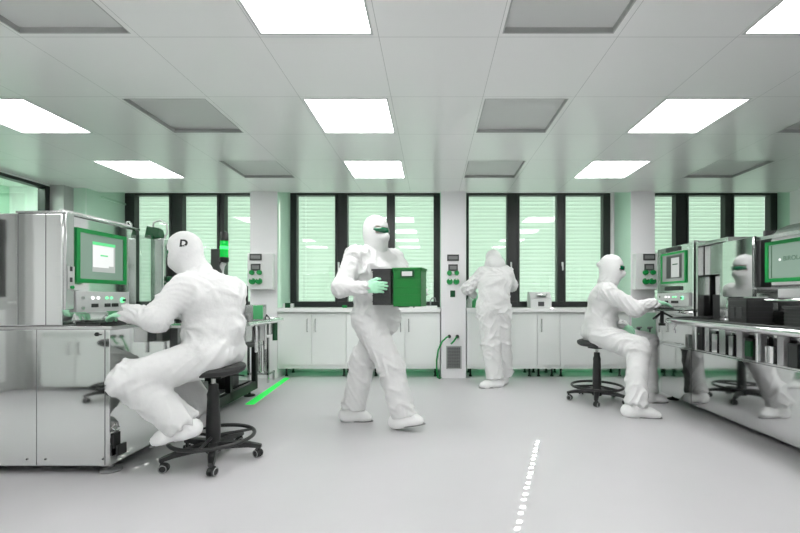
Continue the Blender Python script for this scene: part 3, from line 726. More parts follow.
# near console with big monitor
MB().box((2.48, 2.3, 1.14), (3.1, 2.96, 1.50), .005).build('console', M_steelp, RM)
mb = MB().prism([(2.42, 1.475), (2.42, 1.50), (2.62, 1.585), (2.66, 1.585), (2.66, 1.475)], -2.98, -2.28, Matrix.Rotation(R(90), 4, 'X'))
mb.build('sloped_hood', M_steelp, RM)
MB().box((2.44, 2.965, 1.475), (2.62, 2.985, 1.545), .003).build('hood_end', M_dark, RM)
m3 = monitor(RM, 2.47, 2.44, 2.99, 1.165, 1.458, -1, M_scr, .026)
sx = 2.47 - .006
MB().box((sx, 2.935, 1.195), (sx - .002, 2.943, 1.428)).build('screen_edge', M_scrt, m3)
MB().cyl((sx, 2.868, 1.322), (sx - .002, 2.868, 1.322), .0095).build('screen_dot', M_scrw, m3)
text_mesh('screen_text', 'BIROLA', .045, M_scrt, Matrix.Translation((sx - .0005, 2.765, 1.325)) @ Matrix.Rotation(R(-90), 4, 'Z') @ Matrix.Rotation(R(90), 4, 'X'), m3)
# crates on the table
def ribbed_crate(label, x0, x1, y0, y1, z0, z1, m, name='crate', group=None, M=None, ribs=5):
    c = thing(name, label, 'crate', ((x0 + x1) / 2, (y0 + y1) / 2, z0), 0, group)
    t = .008
    mb = MB().box((x0, y0, z0), (x1, y1, z0 + t), .002, M)
    mb.box((x0, y0, z0), (x1, y0 + t, z1), .002, M).box((x0, y1 - t, z0), (x1, y1, z1), .002, M).box((x0, y0, z0), (x0 + t, y1, z1), .002, M).box((x1 - t, y0, z0), (x1, y1, z1), .002, M)
    mb.build('walls', m, c)
    mb = MB(); h = z1 - z0
    for k in range(ribs):
        z = z0 + h * (.1 + .8 * k / max(1, ribs - 1)); mb.box((x0 - .004, y0 - .004, z - .003), (x1 + .004, y1 + .004, z + .003), .001, M)
    mb.build('ribs', m, c)
    MB().box((x0 - .008, y0 - .008, z1 - .016), (x0 + .004, y1 + .008, z1), .002, M).box((x1 - .004, y0 - .008, z1 - .016), (x1 + .008, y1 + .008, z1), .002, M).box((x0, y0 - .008, z1 - .016), (x1, y0 + .004, z1), .002, M).box((x0, y1 - .004, z1 - .016), (x1, y1 + .008, z1), .002, M).build('rim', m, c)
    return c
c = ribbed_crate('large black wafer crate on the right machine table, left one', 2.285, 2.475, 2.94, 3.12, .847, 1.05, M_crate, 'crate', 'black crates on the right machine table')
MB().box((2.278, 2.98, .90), (2.284, 3.03, .98), .002).box((2.278, 3.05, .90), (2.284, 3.09, .98), .002).build('grip', M_dark, c)
MB().box((2.31, 2.95, 1.0), (2.45, 3.11, 1.028)).build('wafer_stack', M_black, c)
ribbed_crate('smaller black crate on the right machine table, at the right edge of the photo', 2.40, 2.60, 2.62, 2.76, .847, .995, M_crate, 'crate', 'black crates on the right machine table', ribs=6)

# ------------------------------------------------------------------ wall fittings
def socket_panel(label, x, y, z, boxed, group='socket panels on the pillars'):
    t = thing('socket_panel', label, 'socket panel', (x, y, z - .3), 0, group)
    if boxed: MB().box((x - boxed[0], y, z - .38), (x + boxed[1], y + .085, z + .085), .006).build('housing', M_white, t)
    def w(dx, dz, hw, hh): return ((x + dx - hw, y - .012, z + dz - hh), (x + dx + hw, y, z + dz + hh))
    a = MB().box(*w(0, .035, .077, .042), .004).build('breaker_window', M_dark, t)
    MB().box((x - .06, y - .0145, z + .014), (x + .06, y - .0115, z + .056), .001).build('breakers', M_grey, a)
    a = MB().box(*w(.0, -.095, .062, .044), .004).build('breaker_window', M_dark, t)
    MB().box((x - .045, y - .0145, z - .118), (x + .045, y - .0115, z - .072), .001).build('breakers', M_grey, a)
    for dx in (-.048, .048):
        MB().cyl((x + dx, y, z - .163), (x + dx, y - .03, z - .163), .033, .029).build('green_socket', M_green, t)
    for dx in (-.043, .043):
        s = MB().cyl((x + dx, y, z - .275), (x + dx, y - .032, z - .275), .042, .036).build('green_socket', M_green, t)
        MB().box((x + dx - .012, y - .04, z - .255), (x + dx + .012, y - .03, z - .238), .003).build('socket_tab', M_white, s)
    return t
sp = socket_panel('green sockets and breakers fixed on the middle pillar', .275, 5.29, 1.54, None)
MB().box((.238, 5.276, 1.062), (.302, 5.29, 1.148), .004).build('switch', M_dgreen, sp)
socket_panel('white socket box with green plugs on the left pillar', -2.262, 5.20, 1.54, (.11, .22))
socket_panel('white socket box with green plugs on the right pillar', 2.786, 5.20, 1.54, (.17, .12))
v = thing('vent_grille', 'dark vent grille low on the middle pillar', 'vent', (.28, 5.285, .13))
mb = MB()
for a, b in (((.185, .125), (.385, .14)), ((.185, .41), (.385, .425)), ((.185, .14), (.20, .41)), ((.37, .14), (.385, .41))): mb.box((a[0], 5.278, a[1]), (b[0], 5.29, b[1]), .001)
mb.build('frame', M_vent, v)
mb = MB()
for k in range(14): mb.box((.2, 5.281, .15 + k * .019), (.37, 5.287, .159 + k * .019))
for k in range(8): mb.box((.21 + k * .022, 5.279, .14), (.214 + k * .022, 5.289, .41))
mb.build('grille', M_grey, v)
MB().box((.2, 5.2885, .14), (.37, 5.2915, .41)).build('back_plate', M_dark, v)
def cable(label, pts, r=.011):
    t = thing('cable', label, 'cable', pts[-1], 0, 'green cables at the middle pillar')
    MB().tube(pts, r, 10).build('sheath', M_green, t)
    p = Vector(pts[0]); MB().cyl(p + Vector((0, .03, 0)), p - Vector((0, .02, 0)), .022).build('plug', M_black, t)
cable('long green cable curving from the middle pillar down to the floor', [(.225, 5.265, .55), (.19, 5.22, .545), (.13, 5.2, .49), (.08, 5.2, .38), (.06, 5.2, .25), (.06, 5.2, .12), (.075, 5.21, .03), (.10, 5.24, .012), (.115, 5.28, .012)])
cable('short green cable stub hanging on the middle pillar', [(.33, 5.265, .55), (.315, 5.235, .54), (.28, 5.23, .49), (.245, 5.235, .455)])
# pale green valve plate on the foot of the right pillar
vp = thing('valve_plate', 'pale green plate with four dark taps at the foot of the right pillar', 'valve plate', (2.755, 5.27, .3))
MB().box((2.605, 5.275, .33), (2.915, 5.29, .86), .003).build('plate', M_lgreen, vp)
for x, z in ((2.68, .66), (2.82, .66), (2.70, .45), (2.84, .45)):
    tp_ = MB().cyl((x, 5.275, z), (x, 5.235, z), .018).cyl((x, 5.24, z - .05), (x, 5.24, z), .009).build('tap', M_dark, vp)
    MB().box((x - .035, 5.222, z + .004), (x + .03, 5.236, z + .02), .003).build('tap_handle', M_grey, tp_)
# things on the worktops
d = thing('dispenser', 'small white bench device on the worktop right of the standing person', 'device', (1.46, 5.5, .918))
MB().prism([(5.42, .919), (5.62, .919), (5.62, 1.13), (5.50, 1.13), (5.42, 1.04)], 1.32, 1.60, Matrix(((0, 0, 1, 0), (1, 0, 0, 0), (0, 1, 0, 0), (0, 0, 0, 1)))).build('body', M_white, d)
MB().box((1.40, 5.395, 1.075), (1.53, 5.45, 1.10), .006).build('handle', M_chrome, d)
MB().box((1.42, 5.412, .94), (1.50, 5.425, 1.0), .003).build('display', M_dark, d)
g = thing('spray_bottle', 'small green bottle on the worktop below the left arm of the standing person', 'bottle', (.60, 5.5, .918))
MB().lathe([(.055, .919), (.058, .93), (.058, 1.0), (.03, 1.04), (.018, 1.05), (.018, 1.065)], Matrix.Translation((.60, 5.5, 0)), 20).build('body', M_gbox, g)
MB().lathe([(.022, 1.065), (.022, 1.085), (.012, 1.09)], Matrix.Translation((.60, 5.5, 0)), 16).build('cap', M_dgreen, g)
g = thing('bottle', 'small dark capped flask beside the green bottle on the worktop', 'bottle', (.50, 5.45, .918))
MB().lathe([(.035, .919), (.037, .93), (.037, 1.02), (.016, 1.05), (.016, 1.08)], Matrix.Translation((.50, 5.45, 0)), 18).build('body', M_lgrey, g)
MB().lathe([(.02, 1.08), (.02, 1.11), (.01, 1.115)], Matrix.Translation((.50, 5.45, 0)), 18).build('cap', M_dark, g)
g = thing('clip_box', 'small green box with white ends on the worktop end at the left pillar', 'box', (-1.93, 5.42, .918))
MB().box((-1.955, 5.38, .919), (-1.885, 5.46, .985), .004).build('body', M_dgreen, g)
MB().box((-1.985, 5.385, .919), (-1.957, 5.455, .975), .003).build('end_cap', M_white, g); MB().box((-1.883, 5.385, .919), (-1.855, 5.455, .975), .003).build('end_cap', M_white, g)
tag(MB().box((-1.20, 5.4, .919), (-1.14, 5.46, .955), .006).build('small_box', M_green), 'tiny green box on the worktop behind the back of the walking person', 'box')
g = thing('bench_tray', 'flat white tray with dark knob on the worktop left of the middle pillar', 'tray', (-.10, 5.5, .918))
MB().box((-.30, 5.36, .919), (.07, 5.58, .945), .005).build('base', M_white, g)
MB().cyl((-.24, 5.352, .932), (-.24, 5.362, .932), .010).build('knob', M_black, g)
MB().tube([(-.02, 5.5, .945), (-.02, 5.5, 1.02), (.0, 5.5, 1.05), (.04, 5.5, 1.05), (.05, 5.5, 1.0)], .010).build('spout', M_grey, g)
# ------------------------------------------------------------------ people: signed-distance bodies meshed with surface nets
V = lambda *a: np.array(a, dtype=np.float32)
def unit(v): v = np.asarray(v, dtype=np.float32); return v / (np.linalg.norm(v) + 1e-9)
def cap(P, a, b, ra, rb):
    a, b = np.asarray(a, np.float32), np.asarray(b, np.float32); d = b - a; L = float(d @ d) + 1e-9
    t = np.clip(((P - a) @ d) / L, 0, 1)
    return np.linalg.norm(P - a - t[..., None] * d, axis=-1) - (ra + (rb - ra) * t)
def ell(P, c, Fm, r):
    """ellipsoid with axes = rows of Fm, radii r"""
    q = (P - np.asarray(c, np.float32)) @ np.asarray(Fm, np.float32).T / np.asarray(r, np.float32)
    k = np.linalg.norm(q, axis=-1); return (k - 1) * min(r) * (0.5 + 0.5 * np.clip(k, 0, 1)) if False else (k - 1) * float(np.mean(r))
def smin(a, b, k):
    h = np.clip(.5 + .5 * (b - a) / k, 0, 1); return b + (a - b) * h - k * h * (1 - h)
def smax(a, b, k): return -smin(-a, -b, k)

def surface(sdf, lo, hi, h, smooth=1):
    lo, hi = np.asarray(lo, float), np.asarray(hi, float)
    n = np.ceil((hi - lo) / h).astype(int) + 1
    ax = [lo[i] + h * np.arange(n[i]) for i in range(3)]
    G = np.stack(np.meshgrid(*ax, indexing='ij'), -1).astype(np.float32)
    D = np.empty(n, np.float32)
    for i0 in range(0, n[0], 24): D[i0:i0 + 24] = sdf(G[i0:i0 + 24])
    D[0], D[-1], D[:, 0], D[:, -1], D[:, :, 0], D[:, :, -1] = (np.maximum(x, h) for x in (D[0], D[-1], D[:, 0], D[:, -1], D[:, :, 0], D[:, :, -1]))
    I = D < 0
    m = tuple(n - 1); S = np.zeros(m + (3,), np.float32); C = np.zeros(m, np.float32)
    def sl(o): return tuple(slice(o[i], o[i] + m[i]) for i in range(3))
    cr = [(a, b, c) for a in (0, 1) for b in (0, 1) for c in (0, 1)]
    for o in cr:
        for axx in range(3):
            if o[axx]: continue
            p = list(o); p[axx] = 1
            A, B = D[sl(o)], D[sl(p)]; x = (A < 0) != (B < 0)
            t = np.where(x, A / np.where(x, A - B, 1), 0)
            for k in range(3):
                S[..., k] += np.where(x, (o[k] + (t if k == axx else 0)), 0)
            C += x
    act = C > 0; idx = -np.ones(m, np.int64); idx[act] = np.arange(act.sum())
    ijk = np.argwhere(act)
    verts = lo + h * (ijk + S[act] / C[act][:, None])
    F_ = []
    for axx in range(3):
        u, v = (axx + 1) % 3, (axx + 2) % 3
        s0 = [slice(None)] * 3; s1 = [slice(None)] * 3; s0[axx] = slice(0, -1); s1[axx] = slice(1, None)
        E = I[tuple(s0)] != I[tuple(s1)]
        e = np.argwhere(E); ok = (e[:, u] > 0) & (e[:, v] > 0) & (e[:, u] < m[u]) & (e[:, v] < m[v]); e = e[ok]
        inn = I[tuple(e.T)]
        def cell(du, dv):
            q = e.copy(); q[:, u] -= du; q[:, v] -= dv; return idx[tuple(q.T)]
        q = np.stack([cell(1, 1), cell(0, 1), cell(0, 0), cell(1, 0)], -1)
        q[~inn] = q[~inn][:, ::-1]; F_.append(q)
    faces = np.concatenate(F_)
    faces = faces[(faces >= 0).all(1)]
    for _ in range(smooth): verts = relax(verts, faces, .5)
    return verts, faces
def relax(v, f, w):
    a = np.zeros_like(v); c = np.zeros(len(v))
    for i in range(4):
        j = (i + 1) % 4
        np.add.at(a, f[:, i], v[f[:, j]]); np.add.at(a, f[:, j], v[f[:, i]]); np.add.at(c, f[:, i], 1); np.add.at(c, f[:, j], 1)
    return v * (1 - w) + w * a / np.maximum(c, 1)[:, None]
def to_mesh(name, v, f):
    me = bpy.data.meshes.new(name); me.from_pydata(v.tolist(), [], f.tolist()); me.update(); return me
def vnormals(v, f):
    n = np.cross(v[f[:, 2]] - v[f[:, 0]], v[f[:, 3]] - v[f[:, 1]]); o = np.zeros_like(v)
    for i in range(4): np.add.at(o, f[:, i], n)
    return o / (np.linalg.norm(o, axis=1)[:, None] + 1e-9)

def folds(v, nrm, bones, rng, amp):
    """cloth folds: sharp creases that run round and slantwise across each limb, deeper near the joints"""
    D = np.stack([cap(v.astype(np.float32), a, b, ra, rb) for a, b, ra, rb, _ in bones], 1)
    W = np.exp(-np.clip(D - D.min(1, keepdims=True), 0, 1) / .02); W /= W.sum(1, keepdims=True)
    out = np.zeros(len(v))
    warp = .035 * np.sin(v @ (rng.normal(size=3) * 9) + 1) + .025 * np.sin(v @ (rng.normal(size=3) * 17) + 2)
    for i, (a, b, ra, rb, st) in enumerate(bones):
        a, b = np.asarray(a, float), np.asarray(b, float); d = b - a; L = np.linalg.norm(d) + 1e-6; d = d / L
        e1 = unit(np.cross(d, [.3, .5, .8])).astype(float); e2 = np.cross(d, e1)
        p = v - a; t = p @ d; x, y = p @ e1, p @ e2
        r = np.zeros(len(v))
        for k in range(3):
            ph, sl = rng.uniform(0, 6.28), rng.normal() * 1.1
            th = np.arctan2(y, x)
            fq = st * (44 + 24 * k)
            arg = fq * (t + warp + .075 * np.sin(th + ph) * (sl + np.sign(sl)) + .03 * np.sin(th * 2 + ph * 2 + t * 9))
            c = (1 - np.abs(np.sin(arg * .5 + ph))) ** 1.6
            loc = np.clip(.35 + .65 * np.sin(th * 1 + ph * 3 + t * (7 + 6 * k)) + .5 * np.sin(v @ (rng.normal(size=3) * 11) + ph), 0, 1.3)
            r += c * loc / (1 + .6 * k)
        js = np.clip(np.minimum(t / L, 1 - t / L), 0, 1); near = .45 + .75 * np.exp(-js * 5)
        out += W[:, i] * r * near
    return v + nrm * ((out - out.mean()) * amp)[:, None]

def frame(f, u=(0, 0, 1)):
    f = unit(f); r = unit(np.cross(f, u)); u = np.cross(r, f); return r, f, u

def glove_mesh(wr, d, n, s, curl, L=.19, cuff=None, spread=1.0, thumb_in=.5, rad=1.0):
    """wrist, finger direction, palm-facing normal, thumb-side direction, finger curl (deg per joint x4 or scalar)"""
    wr = np.asarray(wr, float); d = unit(d).astype(float); s = np.asarray(s, float); s = unit(s - d * (s @ d)).astype(float)
    n2 = np.cross(d, s); n = np.asarray(n, float); n = n2 if n2 @ n > 0 else -n2
    k = L / .19; curl = [curl] * 4 if np.isscalar(curl) else curl
    segs = []
    base = [(.034, .092, 1.00), (.011, .097, 1.10), (-.012, .093, 1.03), (-.033, .084, .80)]   # side offset, knuckle, length factor
    for i, (o, kn, lf) in enumerate(base):
        p = wr + k * (o * s + kn * d); a = 0.0
        dirn = unit(d + s * (o * .9 * spread)).astype(float)
        segs.append((wr + k * (o * .55 * s + .02 * d), p, .0165 * k * rad, .0125 * k * rad))
        for j, ln in enumerate((.038, .026, .021)):
            a += math.radians(curl[i]) * (.7 if j == 0 else 1.0)
            q = p + k * ln * lf * (dirn * math.cos(a) + n * math.sin(a))
            segs.append((p, q, (.0108 - .0010 * j) * k * rad, (.0100 - .0012 * j) * k * rad)); p = q
    t0 = wr + k * (.018 * d + .022 * s); t1 = wr + k * (.052 * d + .052 * s + .014 * thumb_in * n)
    t2 = t1 + k * .034 * unit(d * .85 + s * (.45 - .5 * thumb_in) + n * .5 * thumb_in); t3 = t2 + k * .027 * unit(d * .95 + s * (.1 - .5 * thumb_in) + n * .6 * thumb_in)
    th = [(t0, t1, .0185 * k * rad, .0140 * k * rad), (t1, t2, .0125 * k * rad, .0115 * k * rad), (t2, t3, .0115 * k * rad, .0095 * k * rad)]
    cf = wr - d * .06 if cuff is None else np.asarray(cuff, float)
    arm = (cf, wr + .012 * k * d, .040, .031 * k)
    palm = [(wr + k * (.03 * d + .022 * s), wr + k * (.03 * d - .022 * s), .0215 * k, .0205 * k), (wr + k * (.07 * d + .027 * s), wr + k * (.07 * d - .026 * s), .0175 * k, .016 * k)]
    allp = np.array([x for q in segs + th + [arm] + palm for x in q[:2]])
    def sdf(P):
        D = cap(P, *arm)
        for q in palm: D = smin(D, cap(P, *q), .022)
        for i in range(4):
            g = cap(P, *segs[i * 4])
            fz = None
            for q in segs[i * 4 + 1:i * 4 + 4]:
                c = cap(P, *q); fz = c if fz is None else smin(fz, c, .003)
            D = smin(D, g, .012); D = smin(D, fz, .0045)
        t = None
        for q in th: c = cap(P, *q); t = c if t is None else smin(t, c, .006)
        return smin(D, t, .008)
    return surface(sdf, allp.min(0) - .05, allp.max(0) + .05, .0042, 1)

def make_person(label, J, seed, glasses_label=None, hood_tail=None, emblem=None, collar=.085, mk=1.0):
    rng = np.random.default_rng(seed)
    g = {k: (np.asarray(v, float) if not np.isscalar(v) else v) for k, v in J.items() if not isinstance(v, dict)}
    s = g.get('size', 1.0)
    bones = []; groups = {}
    def add(grp, a, b, ra, rb, st=1.0):
        bones.append((a, b, ra * s, rb * s, st)); groups.setdefault(grp, []).append(len(bones) - 1)
    pel, che, nec = g['pelvis'], g['chest'], g['neck']
    hm = (g['hipL'] + g['hipR']) / 2; sm = (g['shL'] + g['shR']) / 2
    across = unit(g['shR'] - g['shL']).astype(float); hacr = unit(g['hipR'] - g['hipL']).astype(float)
    wa = (pel * .55 + che * .45)
    add('t', pel, wa, .142, .140, .8); add('t', wa, che, .140, .142, .7)
    add('t', pel - hacr * .075, pel + hacr * .075, .128, .128, .9)
    add('t', wa - across * .055, wa + across * .055, .128, .128, .9)
    add('t', che - across * .085, che + across * .085, .122, .122, .7)
    add('t', sm - across * .13 * s, sm + across * .13 * s, .088, .088, .8)
    add('t', sm, nec, .10, .078, 1)
    for q in 'LR':
        add('a' + q, g['sh' + q], g['el' + q], .083, .076, 1.2)
        add('a' + q, g['el' + q], g['wr' + q] , .074, .047, 1.25)
        hp, kn, an = g['hip' + q], g['kn' + q], g['an' + q]
        add('l' + q, hp, kn, .128, .108, .85)
        add('l' + q, kn, an - (kn - an) * .05, .106 * g.get('shin', 1), .102 * g.get('shin', 1) if True else 0, .9)
    allp = np.array([b[i] for b in bones for i in (0, 1)])
    lo, hi = allp.min(0) - .17, allp.max(0) + .17
    def union(P, ids, k, B):
        D = None
        for i in ids:
            c = cap(P, *B[i][:4]); D = c if D is None else smin(D, c, k)
        return D
    def bodysdf(P, B):
        D = union(P, groups['t'], .06, B)
        for q in 'LR': D = smin(D, union(P, groups['a' + q], .025, B), .03)
        for q in 'LR': D = smin(D, union(P, groups['l' + q], .03, B), .035)
        return D
    def trim(P, D):
        # flat cuffs at ankles and wrists, open collar
        for q in 'LR':
            an, kn = g['an' + q], g['kn' + q]; d = unit(an - kn); D = smax(D, np.where(np.linalg.norm(P - an.astype(np.float32), axis=-1) < .17, (P - (an + d * g.get('hem', .032)).astype(np.float32)) @ d, -1), .012)
        return D
    # the person underneath: one continuous body with a face
    r_, f_, u_ = [x.astype(float) for x in frame(g['face'], g.get('headup', (0, 0, 1)))]
    hc = g['head']; Fm = np.stack([r_, f_, u_])
    def at(x, y, z): return hc + s * (x * r_ + y * f_ + z * u_)
    shins = set(groups['lL'][1:] + groups['lR'][1:])
    slim = [(a, b, ra * .75, rb * (.45 if i in shins else .70), 0) for i, (a, b, ra, rb, _) in enumerate(bones)]
    hb = []
    def headsdf(P):
        D = ell(P, at(0, -.012, .028), Fm, [s * x for x in (.074, .093, .088)])
        D = smin(D, ell(P, at(0, .022, -.05), Fm, [s * x for x in (.056, .066, .066)]), .03)
        D = smin(D, cap(P, at(0, .088, .012), at(0, .104, -.022), .009 * s, .0145 * s), .012)      # nose
        D = smin(D, cap(P, at(-.04, .078, .026), at(.04, .078, .026), .010 * s, .010 * s), .012)   # brow
        D = smin(D, cap(P, at(0, .072, -.098), at(0, .074, -.09), .018 * s, .018 * s), .02)        # chin
        D = smin(D, cap(P, at(-.017, .083, -.052), at(.017, .083, -.052), .0085 * s, .0085 * s), .006)  # lips
        D = smax(D, -cap(P, at(-.024, .098, -.0505), at(.024, .098, -.0505), .004 * s, .004 * s), .004) # mouth line
        for e in (-1, 1):
            D = smin(D, ell(P, at(e * .077, -.012, -.005), Fm, [s * .011, s * .019, s * .033]), .006)   # ears
            D = smax(D, -(np.linalg.norm(P - at(e * .032, .096, .004).astype(np.float32), axis=-1) - .019 * s), .01)  # sockets
        return D
    def nude(P):
        D = bodysdf(P, slim)
        D = smin(D, cap(P, nec, at(0, -.015, -.04), .055 * s, .052 * s), .03)
        D = smin(D, headsdf(P), .02)
        for q in 'LR':
            an, to, he = g['an' + q], g['toe' + q], g['heel' + q]
            kn = g['kn' + q]; dd = unit(an - kn); D = smax(D, np.where(np.linalg.norm(P - an.astype(np.float32), axis=-1) < .2, (P - (an - dd * .05).astype(np.float32)) @ dd, -1), .01)
            hd = g.get('hand' + q)
            if hd is not None: D = smin(D, cap(P, g['wr' + q], g['wr' + q] + unit(hd) * .05, .024, .018), .02)
        return D
    v, f = surface(nude, np.minimum(lo, hc - .2), np.maximum(hi, hc + .2), .0135, 0)
    b = link('person', to_mesh('person', v, f), M_skin, None, None)
    tag(b, label, 'person', 'people in white cleanroom suits')
    for e in (-1, 1): MB().sphere(at(e * .032, .076, .004), .0125 * s, seg=14).build('eye', M_eye, b)
    # coverall
    v, f = surface(lambda P: trim(P, bodysdf(P, bones)), lo, hi, .0092, 1)
    v = folds(v, vnormals(v, f), bones, rng, .021); v = relax(v, f, .15)
    co = link('coverall', to_mesh('coverall', v, f), M_cloth, b, None); co['label'] = 'loose white hooded cleanroom coverall'
    # hood: head shell flowing into the collar, open at the eyes
    hbones = [(at(0, -.015, -.02), nec, .098 * s, collar, 1.6), (at(0, -.005, .02), at(0, -.02, .05), .11, .10, .5)]
    def hood(P):
        D = ell(P, at(0, -.012, .018), Fm, [s * x for x in (.091, .114, .116)])
        D = smin(D, ell(P, at(0, .02, -.055), Fm, [s * x for x in (.078, .094, .085)]), .04)
        D = smin(D, cap(P, at(0, -.022, -.05), nec, J.get('neckw', .080) * s, collar + .01), .045)
        if hood_tail is not None:
            D = smin(D, np.linalg.norm(P - at(*hood_tail).astype(np.float32), axis=-1) - .022, .025)
        return D
    A = np.array([at(0, 0, 0), nec]); v, f = surface(hood, A.min(0) - .2, A.max(0) + .2, .0085, 2)
    v = folds(v, vnormals(v, f), hbones, rng, .0045); 
    loc = (v - hc) @ Fm.T / s
    az = np.degrees(np.arctan2(np.abs(loc[:, 0]), loc[:, 1]))
    hole = (az < 58) & (loc[:, 2] > -.032) & (loc[:, 2] < .038) & (loc[:, 1] > 0)
    keep = ~hole[f].all(1); f = f[keep]
    used = np.unique(f); mp = -np.ones(len(v), int); mp[used] = np.arange(len(used)); v2, f2 = v[used], mp[f]
    ho = link('hood', to_mesh('hood', v2, f2), M_hood, b, None); ho['label'] = 'white hood closed round the face'
    # face mask over nose and mouth
    def mask(P):
        D = ell(P, at(0, .045, -.058), Fm, [s * x for x in (.070, .078, .058)])
        return smin(D, cap(P, at(0, .10, -.025), at(0, .112, -.04), .018 * s, .02 * s), .03)
    v, f = surface(mask, at(0, 0, 0) - .2, at(0, 0, 0) + .2, .007, 2)
    link('face_mask', to_mesh('face_mask', v, f), M_hood, b, None)
    # wrap-round safety glasses
    mb = MB(); rows = []
    for k in range(15):
        a = R(-72 + 144 * k / 14); x, y = .086 * math.sin(a), .0 + .114 * math.cos(a)
        hh = .023 - .008 * abs(math.sin(a)) ** 2
        rows.append([mb.bm.verts.new(at(x * q, y * q, .004 + z)) for q, z in ((1, -hh), (1.035, 0), (1, hh), (.96, hh), (.985, 0), (.96, -hh))])
    for A_, B_ in zip(rows, rows[1:]):
        for i in range(6): j = (i + 1) % 6; mb.bm.faces.new((A_[i], A_[j], B_[j], B_[i]))
    mb.bm.faces.new(rows[0][::-1]); mb.bm.faces.new(rows[-1])
    gl = mb.build('safety_glasses', M_glass_g, b, None); gl['label'] = 'green safety glasses'
    # overshoes
    for q in 'LR':
        an, to, he, kn = g['an' + q], g['toe' + q], g['heel' + q], g['kn' + q]
        up = unit(np.asarray(g.get('sole' + q, (0, 0, 1)), float)).astype(float)
        fd = unit(to - he).astype(float); sd = np.cross(fd, up)
        ball = he + (to - he) * .68
        def shoe(P):
            D = cap(P, he + up * .048, ball + up * .038, .050, .047)
            D = smin(D, cap(P, ball + up * .036 - sd * .012, to - fd * .035 + up * .030, .046, .034), .03)
            D = smin(D, cap(P, he + fd * .045 + up * .05, an + (kn - an) * .12, .060, .062), .05)
            lo_ = ((P - he.astype(np.float32)) @ up.astype(np.float32))
            return smax(D, -lo_, .008)
        pts = np.array([an, to, he, an + (kn - an) * .2])
        v, f = surface(shoe, pts.min(0) - .1, pts.max(0) + .1, .0075, 1)
        v = folds(v, vnormals(v, f), [(he + up * .04, to + up * .03, .05, .035, 1.6), (he + up * .05, an, .06, .06, 1.6)], rng, .0035)
        hgt = (v - he) @ up; v[hgt < .004] -= np.outer(hgt[hgt < .004], up)
        o = link('overshoe', to_mesh('overshoe', v, f), M_bootie, b, None)
        c_ = he + (to - he) * .5
        mb = MB(); pts2 = []
        for i in range(24):
            a = 2 * PI * i / 24; hl = np.linalg.norm(to - he) / 2 + .018
            w = .040 if math.cos(a) < 0 else .043
            pts2.append(c_ + fd * hl * math.cos(a) * .95 + sd * w * math.sin(a))
        A_ = [mb.bm.verts.new(p - up * .0) for p in pts2]; B_ = [mb.bm.verts.new(p + up * .008) for p in pts2]
        mb.bm.faces.new(A_[::-1]); mb.bm.faces.new(B_)
        for i in range(24): j = (i + 1) % 24; mb.bm.faces.new((A_[i], A_[j], B_[j], B_[i]))
        mb.build('sole', M_sole, o)
    # gloves
    for q in 'LR':
        H_ = J.get('glove' + q)
        if H_ is None: continue
        wr = g['wr' + q]; el = g['el' + q]
        v, f = glove_mesh(wr + unit(wr - el) * .015, H_['d'], H_['n'], H_['s'], H_['curl'], H_.get('L', .19), cuff=wr + (el - wr) * .16, spread=H_.get('spread', 1), thumb_in=H_.get('thumb', .5), rad=1.05)
        link('glove', to_mesh('glove', v, f), M_glove, b, None)['label'] = 'pale green glove'
    return b, ho, at, (r_, f_, u_)

# --- person seated at the left machine
pl, hoodL, atL, frL = make_person('person in white coverall sitting on a stool at the left machine, seen from behind', dict(
    pelvis=(-1.415, 2.64, .715), chest=(-1.425, 2.625, 1.03), neck=(-1.52, 2.62, 1.215),
    shL=(-1.515, 2.475, 1.12), shR=(-1.35, 2.765, 1.105), elL=(-1.60, 2.345, .925), elR=(-1.56, 2.90, .93), wrL=(-1.835, 2.465, .947), wrR=(-1.83, 2.82, .96),
    hipL=(-1.40, 2.54, .69), hipR=(-1.40, 2.74, .69), knL=(-1.735, 2.345, .575), knR=(-1.74, 2.72, .575),
    neckw=.072, shin=.95, hem=-.005, anL=(-1.475, 2.42, .285), anR=(-1.525, 2.72, .26), heelL=(-1.415, 2.42, .225), toeL=(-1.665, 2.405, .165), heelR=(-1.48, 2.72, .20), toeR=(-1.72, 2.70, .165), soleL=(-.22, 0, 1), soleR=(-.14, 0, 1),
    head=(-1.595, 2.61, 1.345), face=(-.90, .30, -.20), size=1.0,
    gloveL=dict(d=(-.92, .30, -.06), n=(0, 0, -1), s=(.3, 1, 0), curl=14), gloveR=dict(d=(-.95, -.2, -.1), n=(0, 0, -1), s=(-.2, -1, 0), curl=22)), 11)
# printed emblem on the back of the hood
bv = BVHTree.FromPolygons([wmat(hoodL) @ v.co for v in hoodL.data.vertices], [p.vertices[:] for p in hoodL.data.polygons])
def emblem(px, py, size):
    o = Vector((0, 0, CH)); d = Vector(((px - PX) / F, 1, (PY - py) / F)).normalized()
    hit, nor, _, _ = bv.ray_cast(o, d)
    if hit is None: return
    if nor.dot(d) > 0: nor = -nor
    z = nor; x = Vector((0, 0, 1)).cross(z).normalized(); y = z.cross(x)
    M = Matrix((x, y, z)).transposed().to_4x4(); M.translation = hit + z * .02
    t = text_mesh('emblem', 'D', size, M_ink, M, None, .0004, .0032)
    W = t.matrix_basis.copy()
    for v in t.data.vertices:
        w = W @ v.co; h2, n2, _, _ = bv.ray_cast(w, -z)
        if h2 is not None: v.co = W.inverted() @ (h2 + z * (.0012 + .0006 * (1 if (w - M.translation).dot(z) > 0 else 0)))
    mb = MB()
    me = t.data; me.transform(W); bpy.data.objects.remove(t); me.materials.clear()
    e = link('emblem', me, M_ink, hoodL); e['label'] = 'black letter emblem'
    return hit, x, y, z
emblem(183.5, 243.5, .062)

